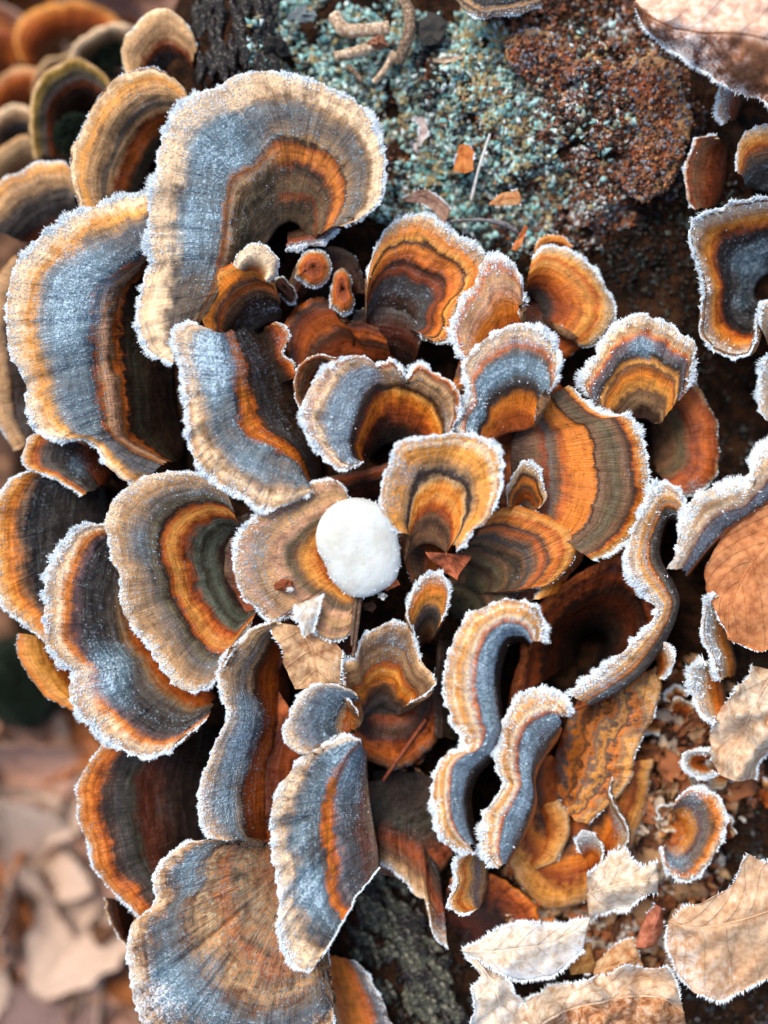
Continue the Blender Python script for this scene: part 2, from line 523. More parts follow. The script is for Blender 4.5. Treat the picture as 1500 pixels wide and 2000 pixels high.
    fra = np.concatenate([np.zeros((NU, NF)), fr, fr[:, -1:] * .7, fr[:, -1:] * .3], 1)
    mat = cap_material('cap_skin', stops_of(stops), ln, rl, gloss, mottle, fscale, alt, patch)
    th_ = thing(name, label, cat, tuple(org), group)
    me = mesh_from('cap', W.reshape(-1, 3), grid_faces(NU, nv, flip), mat, uv, {'frost': fra})
    link('cap', me, th_)
    # pore layer below
    js = list(range(nv - 1, -1, -2))
    if js[-1] != 0: js.append(0)
    us = list(range(0, NU, 2))
    if us[-1] != NU - 1: us.append(NU - 1)
    B = W[us][:, js].copy()
    off = (-N[us][:, js]) * (th * S)
    wt = np.array([0.0 if j >= nv - 1 else (1.0 if j < nv - 3 else .6) for j in js])
    ue = np.clip(np.minimum(q[us], 1 - q[us]) * rl / 34, 0, 1)
    B = B + off * wt[None, :, None] * ue[:, None, None]
    B[:, :, 2] -= 1.2 * S * (1 - ue[:, None]) * (wt > 0)[None]
    link('pore_surface', mesh_from('pore_surface', B.reshape(-1, 3), grid_faces(len(us), len(js), flip), PORE), th_)
    # hoar frost standing on the margin
    fl, fd, fb = fringe
    WG = W[:, NF:NF + NV]; NG = N[:, NF:NF + NV]
    outw = WG[:, -1] - WG[:, max(NV - 4, 0)]
    outw /= np.maximum(np.linalg.norm(outw, axis=1, keepdims=True), 1e-9)
    def sample(uu, vv_):
        fi = uu * (NU - 1); fj = vv_ * (NV - 1)
        i = np.clip(fi.astype(int), 0, NU - 2); j = np.clip(fj.astype(int), 0, NV - 2)
        a = (fi - i)[:, None]; b = (fj - j)[:, None]
        P = (WG[i, j] * (1 - a) + WG[i + 1, j] * a) * (1 - b) + (WG[i, j + 1] * (1 - a) + WG[i + 1, j + 1] * a) * b
        return P, NG[i, j], outw[i], fr[i, np.clip(j + 1, 0, NV - 1)]
    if fd > 0:
        n = int(rl / 1.15 * fd * 4.6)
        uu = rng.random(n)
        vv_ = np.where(rng.random(n) < .62, 1 - .012 * rng.random(n), 1 - fb * rng.exponential(.6, n))
        vv_ = np.clip(vv_, .02, 1)
        P, Nn, O, fx = sample(uu, vv_)
        cl = np.clip(.68 + 1.3 * vnoise(uu * rl / 12, vv_ * ln / 14, seed + 8) + 1.2 * vnoise(uu * rl / 60, 0 * uu, seed + 9), .12, 1.5)
        dep = np.exp(-(1 - vv_) / max(fb, .01) * .8)
        keep = rng.random(n) < np.clip(fx * 1.25, 0, 1) * np.clip(cl, .3, 1)
        L = fl * .78 * cl * (.35 + .65 * dep) * (.4 + .8 * rng.random(n)) * S
        R = (.6 + .6 * rng.random(n)) * S * (1 + fl / 30)
        fu = np.stack([vnoise(uu * rl / 9, vv_ * ln / 9, seed + 20 + c_) for c_ in range(3)], -1) * 1.5
        D = fu + O * (.25 + .8 * dep)[:, None] + Nn * (.75) + rng.normal(size=(n, 3)) * .38
        keep &= L > 1.2 * S
        P = P - Nn * S * .8
        if keep.sum() > 3:
            vx, fx_ = needles(P[keep], D[keep], L[keep], R[keep], rng)
            # rounded rime grains among the needles
            ki = np.nonzero(keep)[0]; ki = ki[rng.random(len(ki)) < .3]
            C = P[ki] + D[ki] / np.maximum(np.linalg.norm(D[ki], axis=1, keepdims=True), 1e-9) * (L[ki] * rng.random(len(ki)))[:, None]
            gv = OCT_V[None] * (1 + .3 * rng.normal(size=(len(ki), 7, 1))) * ((.8 + 1.2 * rng.random(len(ki))) * S)[:, None, None] + C[:, None]
            gf = (OCT_F[None] + (np.arange(len(ki)) * 7)[:, None, None]).reshape(-1, 3) + len(vx)
            vx = np.concatenate([vx, gv.reshape(-1, 3)]); fx_ = np.concatenate([fx_, gf])
            link('frost_fringe', mesh_from('frost_fringe', vx, fx_, ice_material(), smooth=False), th_, kind='stuff')
    if endfrost:
        n = int(ln * 5)
        P, Nn, O, fx = sample(np.full(n, .999), rng.random(n))
        sd_ = WG[-1, :].mean(0) - WG[-4, :].mean(0); sd_ /= np.linalg.norm(sd_)
        vx, fx_ = needles(P, sd_[None] + Nn * .6 + rng.normal(size=(n, 3)) * .5, (2 + 4 * rng.random(n)) * S, (.8 + .8 * rng.random(n)) * S, rng)
        link('frost_fringe', mesh_from('frost_fringe', vx, fx_, ice_material(), smooth=False), th_, kind='stuff')
    if grains > 0:
        n = int(rl * ln / 26 * grains * .16)
        uu = rng.random(n); vv_ = rng.random(n) ** .8
        P, Nn, O, fx = sample(uu, vv_)
        keep = rng.random(n) < np.clip(fx - .12, 0, 1) * .85
        keep |= rng.random(n) < .004
        n2 = int(keep.sum())
        if n2 > 3:
            P, Nn = P[keep] - Nn[keep] * .5 * S, Nn[keep]
            vx, fx_ = needles(P, Nn + rng.normal(size=(n2, 3)) * .6, (1.2 + 2.0 * rng.random(n2) ** 2) * S, (.6 + .7 * rng.random(n2)) * S, rng)
            link('frost_grains', mesh_from('frost_grains', vx, fx_, ice_material(), smooth=False), th_, kind='stuff')
    return th_

def leaf(label, ea, mid, eb, c1, c2, frost=.5, h=0, veins=7, fringe=8, name='dead_leaf', cat='leaf', wav=6, group=None, blobs=(), curl=0, fringe_d=1.0, half=None, spots=.4, jagk=1.6):
    TIP[0] += 1
    seed = TIP[0] * 31
    rng = np.random.default_rng(seed)
    rows = []
    L = chord(mid)[1]
    NU = int(np.clip(L / 6, 24, 90)); NV = 33
    q = np.linspace(0, 1, NU)
    for pts in (ea, mid, eb):
        p3 = np.array([(p[0], p[1], p[2] if len(p) > 2 else h) for p in pts], float)
        rows.append(spline(chord(p3)[0], p3, q))
    qv = np.linspace(0, 1, NV)
    g = spline(np.array([0, .5, 1.]), np.array(rows).reshape(3, -1), qv).reshape(NV, NU, 3).transpose(1, 0, 2)
    U = q[:, None] * np.ones((1, NV)); V = np.ones((NU, 1)) * qv[None]
    d = np.abs(V - .5)
    wd = np.linalg.norm(rows[0] - rows[2], axis=1).mean()
    ed = (d * 2) ** 5
    jag = 5 * vnoise(U * L / 16, 0 * V + (V > .5) * 9, seed) + 4 * vnoise(U * L / 40, 0 * V + (V > .5) * 9, seed + 1)
    sd = g[:, -1] - g[:, 0]; sd[:, 2] = 0
    sd /= np.maximum(np.linalg.norm(sd, axis=1, keepdims=True), 1e-6)
    jag = jag * jagk
    g += (sd[:, None] * (np.sign(V - .5) * ed * jag)[..., None])
    ph = U * veins - d * veins * .55
    tri = np.abs(ph - np.floor(ph) - .5)
    g[:, :, 2] += -4 * np.clip(1 - tri / .1, 0, 1) * np.clip(d * 8, 0, 1) * 0 + 4 * tri * np.clip(1.6 - d * 2, 0, 1) - 4 * np.clip(1 - d / .03, 0, 1)
    g[:, :, 2] += 1.7 * wav * (fbm(g[:, :, 0] / 60, g[:, :, 1] / 60, seed + 2, 3) * 2) + curl * (d * 2) ** 2
    W = world(g); org = W.reshape(-1, 3).mean(0); W = W - org
    N = grid_normals(W)
    flip = N[..., 2].mean() < 0
    if flip: N = -N
    fr = frost * (.45 + .7 * ed) + .25 * fbm(g[:, :, 0] / 50, g[:, :, 1] / 50, seed + 3, 2)
    for (bx, by, br, ba) in blobs:
        fr = fr + ba * np.exp(-((g[:, :, 0] - bx) ** 2 + (g[:, :, 1] - by) ** 2) / (br * br))
    fr = np.clip(fr, 0, 1.2)
    root_ = thing(name, label, cat, tuple(org), group)
    mat = leaf_material('leaf_skin', c1, c2, frost, veins, half, spots)
    n0 = NU * NV
    both = np.concatenate([W.reshape(-1, 3), (W - N * 2.5 * S).reshape(-1, 3)])
    f1 = grid_faces(NU, NV, flip); f2 = grid_faces(NU, NV, not flip) + n0
    a = np.arange(n0).reshape(NU, NV)
    loop = np.concatenate([a[:, 0], a[-1, 1:], a[-2::-1, -1], a[0, -2:0:-1]])
    nx = np.roll(loop, -1)
    f3 = np.stack([loop, nx, nx + n0, loop + n0], -1)
    uv = np.stack([U, V], -1).reshape(-1, 2)
    me = mesh_from('blade', both, np.concatenate([f1, f2, f3]), mat, np.concatenate([uv, uv]), {'frost': np.concatenate([fr.ravel(), fr.ravel()])})
    link('blade', me, root_)
    # midrib as a raised cord
    mc = W[:, NV // 2] + N[:, NV // 2] * .6 * S
    vx, fx = tube_arrays(mc, np.linspace(3.2, 1.0, NU) * S, 6)
    link('midrib', mesh_from('midrib', vx, fx, plain_material('midrib_skin', c1, c2, 12, .7)), root_)
    if fringe > 0:
        n = int(L * 2 * 1.7 * fringe_d)
        i = rng.integers(0, NU, n); sgn = rng.integers(0, 2, n) * (NV - 1)
        fi = rng.random(n)
        i2 = np.clip(i + 1, 0, NU - 1)
        P = W[i, sgn] * (1 - fi[:, None]) + W[i2, sgn] * fi[:, None]
        O = np.where(sgn[:, None] > 0, W[i, -1] - W[i, -3], W[i, 0] - W[i, 2])
        O /= np.maximum(np.linalg.norm(O, axis=1, keepdims=True), 1e-9)
        keep = rng.random(n) < np.clip(fr[i, sgn] * 1.1 + 1.3 * vnoise(i / 5, sgn, seed + 6), 0, 1)
        D = O * .8 + N[i, sgn] * .6 + rng.normal(size=(n, 3)) * .4
        Ln = fringe * (.4 + .8 * rng.random(n)) * S
        if keep.sum() > 3:
            vx, fx = needles(P[keep], D[keep], Ln[keep], (1 + rng.random(int(keep.sum()))) * S, rng)
            link('frost_fringe', mesh_from('frost_fringe', vx, fx, ice_material(), smooth=False), root_, kind='stuff')
    return root_

def tube_arrays(P, R, k=8, squash=1.0):
    P = np.asarray(P, float); n = len(P)
    R = np.broadcast_to(np.asarray(R, float), (n,))
    T = np.gradient(P, axis=0); T /= np.maximum(np.linalg.norm(T, axis=1, keepdims=True), 1e-9)
    up = np.array([0.02, .05, 1.0])
    A = np.cross(T, up); A /= np.maximum(np.linalg.norm(A, axis=1, keepdims=True), 1e-9)
    Bn = np.cross(A, T)
    th = np.linspace(0, 2 * math.pi, k, endpoint=False)
    V = P[:, None] + (A[:, None] * np.cos(th)[None, :, None] + Bn[:, None] * np.sin(th)[None, :, None] * squash) * R[:, None, None]
    a = np.arange(n * k).reshape(n, k); b = np.roll(a, -1, 1)
    F = np.stack([a[:-1], b[:-1], b[1:], a[1:]], -1).reshape(-1, 4)
    V = V.reshape(-1, 3)
    c0, c1 = len(V), len(V) + 1
    V = np.concatenate([V, P[:1], P[-1:]])
    caps = np.concatenate([np.stack([b[0], a[0], np.full(k, c0), np.full(k, c0)], -1), np.stack([a[-1], b[-1], np.full(k, c1), np.full(k, c1)], -1)])
    # close ends with triangles stored as degenerate-free quads: split into two rows of tris instead
    F3 = np.concatenate([np.stack([F[:, 0], F[:, 1], F[:, 2]], -1), np.stack([F[:, 0], F[:, 2], F[:, 3]], -1), caps[:, :3]])
    return V, F3

def tube_thing(name, label, cat, pts, r0, r1, mat, jit=.25, k=9, group=None, parent=None, knots=0):
    TIP[0] += 1
    seed = TIP[0] * 31
    p3 = np.array(pts, float)
    t, L = chord(p3)
    n = int(np.clip(L / 4, 8, 80))
    q = np.linspace(0, 1, n)
    W = world(spline(t, p3, q))
    R = (r0 + (r1 - r0) * q) * (1 + jit * 2 * vnoise(q * L / 10, 0 * q, seed) + jit * 1.5 * vnoise(q * L / 30, 0 * q, seed + 1)) * S
    org = W.mean(0)
    V, F = tube_arrays(W - org, R, k)
    V = V + (S * jit * 4) * np.stack([vnoise(V[:, 0] / S / 6, V[:, 1] / S / 6, seed + i) for i in range(3)], -1)
    me = mesh_from(name, V, F, mat)
    if parent is not None:
        return link(name, me, parent, loc=tuple(org - np.array(parent.location)))
    return thing(name, label, cat, tuple(org), group, me)

def blob_mesh(name, seed, mat, rough=.35, flat=.6, n=10, m=7, sharp=0.0):
    """lumpy crumb of unit radius"""
    th = np.linspace(0, 2 * math.pi, n, endpoint=False); ph = np.linspace(0, math.pi, m)[1:-1]
    rng = np.random.default_rng(seed)
    V = [(0, 0, 1)]
    for p in ph:
        for t in th:
            V.append((math.sin(p) * math.cos(t), math.sin(p) * math.sin(t), math.cos(p)))
    V.append((0, 0, -1))
    V = np.array(V) * (1 + rough * rng.normal(size=(len(V), 1)) * .7)
    V *= np.array([1.0, rng.uniform(.5, .95), flat])
    F = []
    k = len(ph)
    for i in range(n):
        j = (i + 1) % n
        F.append((0, 1 + i, 1 + j))
        for r in range(k - 1):
            a = 1 + r * n
            F.append((a + i, a + n + i, a + n + j)); F.append((a + i, a + n + j, a + j))
        F.append((1 + (k - 1) * n + i, len(V) - 1, 1 + (k - 1) * n + j))
    return mesh_from(name, V, np.array(F), mat, smooth=sharp == 0)
# ------------------------------------------------------------------ ground and stump
GZ = GROUND * S
gm = plain_material('leaf_mould', (40, 30, 24), (170, 122, 88), 40, .9, c3=(96, 68, 50), bd=10)
n = 90
ax = np.concatenate([-np.geomspace(.02, 40, n)[::-1], [0], np.geomspace(.02, 40, n)])
X, Y = np.meshgrid(ax, ax, indexing='ij')
Z = GZ - .004 + .006 * fbm(X / .05, Y / .05, 5, 2) * (np.hypot(X, Y) < 1.2)
me = mesh_from('ground', np.stack([X, Y, Z], -1).reshape(-1, 3), grid_faces(len(ax), len(ax)), gm)
g_ = link('ground', me, kind='structure')

wood = NT('dark_wood')
obj = wood.n('TexCoord').outputs['Object']
n1 = wood.noise(obj, 1 / (40 * S), 5, .65); n2 = wood.noise(obj, 1 / (7 * S), 3, .7)
c = wood.ramp(wood.math('ADD', wood.math('MULTIPLY', n1, .6), wood.math('MULTIPLY', n2, .4)),
              [(.3, (12, 12, 11)), (.46, (30, 22, 16)), (.56, (66, 40, 24)), (.64, (54, 50, 36)), (.74, (120, 72, 40))])
wood.put(wood.b.inputs['Base Color'], c)
wood.b.inputs['Roughness'].default_value = .9
wood.b.inputs['Specular IOR Level'].default_value = .06
wood.bump(wood.math('ADD', n1, wood.math('MULTIPLY', n2, .6)), .9, 8 * S)
WOOD = wood.m

nx, ny = 250, 300
gx = np.linspace(-150, 2000, nx); gy = np.linspace(-700, 2700, ny)
PX, PY = np.meshgrid(gx, gy, indexing='ij')
HH = stump_h(PX, PY)
Wd = world(np.stack([PX, PY, 0 * HH], -1)); Wd[..., 2] = HH * S
# straight-sided body: keep plan positions at their own height
kk = (H - np.maximum(HH, -320) * S) / H
Wd[..., :2] *= kk[..., None]
STO = np.array([0.03, 0, GZ])
stump = thing('tree_stump', 'dark old stump crusted with lichen that carries the whole rosette of brackets', 'stump', tuple(STO))
link('wood', mesh_from('wood', (Wd - STO).reshape(-1, 3), grid_faces(nx, ny, True), WOOD), stump)

def on_stump(px, py, lift=0.0):
    h = stump_h(px, py) + lift
    return np.stack(np.broadcast_arrays(px, py, h), -1)

# granular crusts: thousands of little lichen scales and decayed crumbs
def crust(name, n, spots, size, pal, weights, lift=2.0, seed=1, mat=None, stretch=.6, parent=stump, cover=None):
    rng = np.random.default_rng(seed)
    xs, ys = [], []
    tot = sum(s[4] for s in spots)
    for (cx, cy, rx, ry, wgt) in spots:
        k = int(n * wgt / tot)
        r = np.sqrt(rng.random(k)); a = rng.random(k) * 2 * math.pi
        xs.append(cx + rx * r * np.cos(a)); ys.append(cy + ry * r * np.sin(a))
    x = np.concatenate(xs); y = np.concatenate(ys)
    x += 22 * fbm(x / 50, y / 50, seed, 2); y += 22 * fbm(x / 50, y / 50, seed + 3, 2)
    keep = fbm(x / 38, y / 38, seed + 5, 2) > -.3
    x, y = x[keep], y[keep]
    k = len(x)
    sz = size[0] + (size[1] - size[0]) * rng.random(k) ** 2.2
    base = world(on_stump(x, y, lift + 6 * rng.random(k)) if cover is None else np.stack([x, y, cover(x, y) + lift], -1))
    ax = rng.random(k) * 2 * math.pi
    tilt = rng.normal(size=(k, 2)) * .6
    V = OCT_V[None] * (1 + .3 * rng.normal(size=(k, 7, 1)))
    V[..., 1] *= (stretch + (1 - stretch) * rng.random(k))[:, None]
    V[..., 2] *= (.3 + .5 * rng.random(k))[:, None]
    cx, sx = np.cos(ax)[:, None], np.sin(ax)[:, None]
    vx = V[..., 0] * cx - V[..., 1] * sx; vy = V[..., 0] * sx + V[..., 1] * cx
    vz = V[..., 2] + vx * tilt[:, :1] + vy * tilt[:, 1:]
    Vw = np.stack([vx, vy, vz], -1) * (sz * S)[:, None, None] + base[:, None]
    F = (OCT_F[None] + (np.arange(k) * 7)[:, None, None]).reshape(-1, 3)
    pl = np.array([lin(p) for p in pal])
    # neighbouring grains share a tint
    zone = (fbm(x / 60, y / 60, seed + 9, 2) + .5 + .4 * rng.normal(size=k))
    cum = np.cumsum(np.array(weights) / sum(weights))
    ci = np.clip(np.searchsorted(cum, np.clip(zone, 0, .999)), 0, len(pal) - 1)
    c = pl[ci] * (1 + .25 * rng.normal(size=(k, 1))).clip(.4, 1.7)
    c[:, 3] = 1
    tint = np.repeat(c, 7, 0)
    me = mesh_from(name, (Vw - STO).reshape(-1, 3), F, mat, tint=tint, smooth=True)
    return link(name, me, parent, kind='stuff')

LICH = vcol_material('lichen_scales', .6, 6, .35)
TEAL = [(34, 36, 34), (92, 98, 88), (142, 146, 124), (150, 188, 180), (172, 214, 208), (216, 230, 224), (118, 174, 168), (168, 150, 104)]
crust('lichen_crust', 17000, [(860, 250, 200, 230, 5), (740, 120, 120, 130, 1.6), (600, 90, 120, 100, 1.4), (980, 330, 120, 180, 1.6), (900, 100, 120, 60, .6), (1130, 220, 190, 190, .7)],
      (4, 12), TEAL, [1.8, 1.6, 1.4, 2.2, 2.2, 1.4, 1.8, .6], 1, 5, LICH)
BRN = [(44, 30, 22), (92, 54, 34), (128, 74, 44), (152, 92, 56), (172, 116, 72), (124, 92, 78), (120, 120, 126), (196, 196, 190)]
crust('decayed_crust', 19000, [(1180, 250, 190, 200, 5), (1090, 330, 170, 170, 2.5), (1120, 60, 170, 80, 1.6), (1040, 160, 120, 120, 1.2), (880, 330, 160, 140, 1.0), (780, 200, 120, 120, .4)],
      (2.5, 8), BRN, [2.6, 2.4, 2.4, 1.8, 1.2, 1.0, 1.0, .4], 1, 6, LICH)
DARKC = [(20, 20, 20), (36, 32, 28), (60, 48, 38), (84, 66, 50), (110, 112, 110), (70, 84, 80)]
crust('dark_crumbs', 4200, [(1330, 480, 150, 180, 2), (1400, 800, 90, 140, .8), (1480, 1620, 110, 160, 1.4), (1440, 1960, 130, 100, 1), (800, 1850, 120, 180, 1.2), (1180, 470, 170, 110, 1.4), (850, 1450, 80, 110, .8)],
      (3, 8), DARKC, [2, 2.4, 2, 1, .5, .5], 1, 8, LICH)
LITT = [(70, 44, 30), (140, 80, 46), (172, 104, 62), (200, 138, 88), (222, 178, 130), (156, 100, 78), (232, 220, 206)]
crust('leaf_crumbs', 4200, [(1270, 1480, 130, 200, 2.4), (1130, 1760, 160, 140, 1.6), (1240, 1850, 120, 80, 1), (1420, 1480, 80, 120, .6), (1330, 1700, 80, 90, .6)],
      (5, 17), LITT, [1.6, 2.4, 2.4, 1.6, .8, 1, .25], 2, 9, LICH)

# bark ridges, each its own piece of the stump
BARK = plain_material('bark_ridge', (30, 32, 28), (168, 160, 136), 8, .85, c3=(72, 74, 62), bd=3)
BARKD = plain_material('black_bark', (16, 15, 16), (120, 112, 104), 6, .8, c3=(30, 28, 27), bd=3)
def ridge(x0, y0, x1, y1, r, mat, lift=9, name='bark_ridge'):
    m = 7
    t = np.linspace(0, 1, m)
    x = x0 + (x1 - x0) * t + RNG.normal(size=m) * 2.5; y = y0 + (y1 - y0) * t + RNG.normal(size=m) * 2.5
    hh = stump_h(x, y).mean() + lift + RNG.normal() * 3
    P = world(np.stack([x, y, 0 * x + hh], -1))
    R = r * S * (.35 + np.sin(math.pi * t) * .8) * (1 + .2 * RNG.normal(size=m))
    o = P.mean(0)
    V, F = tube_arrays(P - o, np.maximum(R, .4 * S), 6, .7)
    link(name, mesh_from(name, V, F, mat), stump, loc=tuple(o - STO))
for i in range(150):
    t = RNG.random()
    cx = 700 + 200 * t + RNG.normal() * 38; cy = 1720 + 290 * t + RNG.normal() * 22
    L = RNG.uniform(10, 34); a = math.radians(60 + RNG.normal() * 14)
    ridge(cx - L * math.cos(a), cy - L * math.sin(a), cx + L * math.cos(a), cy + L * math.sin(a), RNG.uniform(5, 13), BARK if RNG.random() < .6 else BARKD)
for i in range(90):
    cx = RNG.uniform(385, 540); cy = RNG.uniform(-40, 190)
    L = RNG.uniform(18, 55); a = math.radians(86 + RNG.normal() * 6)
    ridge(cx - L * math.cos(a), cy - L * math.sin(a), cx + L * math.cos(a), cy + L * math.sin(a), RNG.uniform(5, 11), BARKD)
# ------------------------------------------------------------------ the brackets, traced cap by cap (rim, then attachment)
# upper left, the frosted giant
cap('largest bracket, two frosted lobes parted by an orange growth ridge, beside the teal lichen',
    [(668,442),(700,430),(738,402),(752,355),(748,290),(725,230),(680,190),(620,162),(560,148),(500,141),(455,150),(425,172),(390,180),(345,215),(320,260),(305,320),(294,380),(287,450),(292,520),(278,560),(266,620),(280,668),(312,698),(338,708)],
    [(606,470),(600,466),(596,460),(592,452),(588,446),(584,440),(578,436),(572,434),(566,432),(560,434),(552,438),(545,442),(538,450),(530,462),(522,474),(512,486),(502,498),(490,510),(478,524),(466,540),(450,566),(436,594),(420,624),(400,660)],
    '0 choc,.1 dolive,.16 rust,.2 olive,.26 brown,.3 dolive,.35 rust,.39 orange,.46 orange,.5 dorange,.525 choc,.56 buff,.64 grey,.74 grey,.82 buff,.87 cream,.94 cream,1 cream',
    h=(-20, 62), mids=[(.5, [(642,446),(652,436),(664,412),(672,375),(668,345),(650,315),(625,295),(598,284),(572,278),(552,275),(535,280),(518,296),(500,318),(480,332),(458,346),(448,372),(442,412),(437,460),(430,510),(420,548),(402,590),(384,630),(368,662),(352,694)], 34)],
    frost='0 0,.2 .14,.42 .1,.5 .1,.54 .34,.62 .32,.76 .32,.84 .16,.93 .16,.975 .4,1 1', blobs=[(430,240,70,.5),(385,300,50,.4),(385,450,70,.45),(560,200,50,.12),(690,250,50,.1),(340,620,60,-.25),(470,320,50,.25)], fringe=(15, 1.8, .05), bulge=10, wrinkle=8, steps=[(.5,7)], patch=(.3,'black dgrey brown olive buff dgrey black',.82,.9), creases=[(425,172,22,26),(292,530,14,22)], alt=('0 dgrey,.2 dolive,.34 olive,.41 brown,.44 sand,.475 pink,.5 orange,.525 pink,.55 dgrey,.68 dgrey,.78 bgrey,.85 cream,.94 cream,1 cream',.43,.5))
# second left cap
cap('blue-frosted lobed bracket with a pinkish inner ridge, left of the largest bracket',
    [(300,374),(240,386),(180,405),(130,426),(90,455),(52,490),(28,532),(15,590),(12,650),(22,700),(42,732),(52,752),(48,790),(60,822),(86,848),(122,860),(166,860),(190,875),(208,902),(232,930),(262,946)],
    [(330,440),(325,460),(322,480),(322,500),(324,520),(326,545),(328,570),(330,600),(332,630),(334,660),(336,690),(338,720),(340,745),(342,770),(346,795),(350,815),(354,835),(358,855),(360,875),(360,890),(358,905)],
    '0 black,.14 choc,.26 dolive,.33 choc,.36 dorange,.4 brown,.47 pink,.5 buff,.53 dorange,.56 dgrey,.62 bgrey,.74 steel,.82 buff,.88 amber,.94 cream,1 cream',
    h=(-130, 26), mids=[(.5, [(300,470),(288,492),(276,508),(262,520),(246,532),(226,545),(206,560),(194,590),(190,630),(188,660),(190,690),(193,715),(197,740),(202,770),(208,800),(212,825),(222,846),(240,862),(262,876),(290,890),(322,905)], 0)],
    frost='0 0,.3 .03,.44 .12,.5 .3,.58 .4,.8 .4,.86 .14,.93 .2,.97 .45,1 1', blobs=[(140,540,90,.55),(120,620,70,.35),(220,430,60,-.3),(150,790,40,.1),(270,900,80,-.35)], fringe=(13, 1.7, .05), bulge=12, wrinkle=8, steps=[(.4,5),(.53,9)], creases=[(52,748,20,24),(188,872,18,20)])
cap('narrow folded bracket tucked below the blue-frosted left bracket',
    [(96,842),(64,850),(46,870),(40,895),(52,912),(80,925),(130,950),(160,968)], [(215,880),(220,900),(222,920),(215,940)],
    '0 choc,.3 rust,.42 dgrey,.6 dgrey,.75 grey,.85 dorange,.93 amber,1 cream', h=(-110, -18), frost='light', blobs=[(150,910,30,.5)], fringe=(8, .8, .04), uneven=20)
cap('dark grey bracket with a broad orange margin at the outer left of the rosette',
    [(60,918),(22,936),(0,962),(-14,1010),(-16,1080),(-6,1150),(10,1190),(42,1216),(88,1256),(120,1275)], [(200,930),(210,960),(212,1000),(210,1050),(205,1100),(200,1150)],
    '0 black,.25 dgrey,.5 dgrey,.68 black,.76 brown,.84 orange,.93 amber,1 cream', h=(-130, -20), frost='0 0,.4 .14,.7 .16,.85 .06,.95 .4,1 .8', fringe=(8, .9, .03))
cap('dim tan bracket half hidden under the blue-frosted left bracket',
    [(30,500),(-6,540),(-20,600),(-22,680),(-16,760),(0,840),(30,880)], [(130,560),(120,640),(120,740),(130,830)],
    '0 black,.5 dgrey,.72 choc,.82 buff,1 tan', h=(-170, -110), frost='trace', fringe=(5, .5, .03), grains=.2)
cap('crescent bracket with bluish centre and double-frilled margin beneath the ringed bracket',
    [(214,1030),(186,1022),(152,1028),(122,1060),(97,1110),(87,1160),(86,1220),(93,1262),(118,1298),(140,1312),(136,1340),(150,1385),(190,1430),(238,1463),(280,1478),(322,1470),(362,1442),(402,1408)],
    [(250,1080),(262,1110),(274,1140),(284,1165),(292,1190),(300,1212),(308,1232),(316,1250),(326,1266),(338,1280),(350,1292),(362,1304),(374,1316),(386,1326),(398,1336),(408,1344),(416,1350),(424,1360)],
    '0 choc,.12 rust,.22 dorange,.3 buff,.36 grey,.5 dgrey,.64 dgrey,.72 mauve,.8 orange,.88 cream,.94 tan,1 cream',
    h=(-90, 30), frost='0 0,.28 .12,.4 .24,.66 .26,.8 .12,.9 .34,1 1', blobs=[(205,1330,45,.5),(220,1290,35,.35),(170,1340,40,.3)], fringe=(13, 1.9, .07), bulge=18, wrinkle=7, creases=[(140,1312,16,18)], steps=[(.87,-5)])
cap('glossy amber bracket without frost peeping out under the crescent bracket',
    [(36,1236),(32,1260),(36,1290),(58,1322),(92,1362),(120,1380),(148,1390)], [(120,1250),(140,1290),(165,1330),(190,1370)],
    '0 rust,.3 dorange,.55 amber,.8 amber,.93 orange,1 buff', h=(-120, -46), frost='trace', fringe=(5, .5, .02), gloss=.3, bulge=22, grains=0)
cap('ringed bracket with orange and green-black bands, overlapping the crescent bracket',
    [(446,968),(425,944),(386,926),(340,920),(300,928),(256,945),(226,975),(209,1015),(211,1060),(225,1110),(236,1150),(241,1190),(260,1226),(290,1262),(312,1300),(340,1334),(374,1350),(404,1345),(428,1318),(455,1272),(488,1230)],
    [(474,1052),(470,1056),(467,1062),(465,1068),(464,1074),(463,1080),(462,1086),(462,1094),(463,1102),(464,1110),(466,1118),(468,1126),(471,1134),(474,1142),(478,1150),(482,1157),(486,1164),(490,1170),(494,1174),(498,1178),(502,1182)],
    '0 black,.12 choc,.2 green,.27 dolive,.33 green,.38 rust,.41 dorange,.5 amber,.56 dorange,.6 choc,.65 olive,.72 grey,.82 buff,.9 tan,.96 cream,1 cream',
    h=(-70, 48), frost='0 0,.15 .06,.4 .1,.58 .1,.7 .32,.88 .32,.95 .6,1 .9', steps=[(.59,5)], blobs=[(260,1040,50,.2),(240,1160,30,.2)], fringe=(9, 1.0, .035), bulge=26, wrinkle=5, mottle=.8)
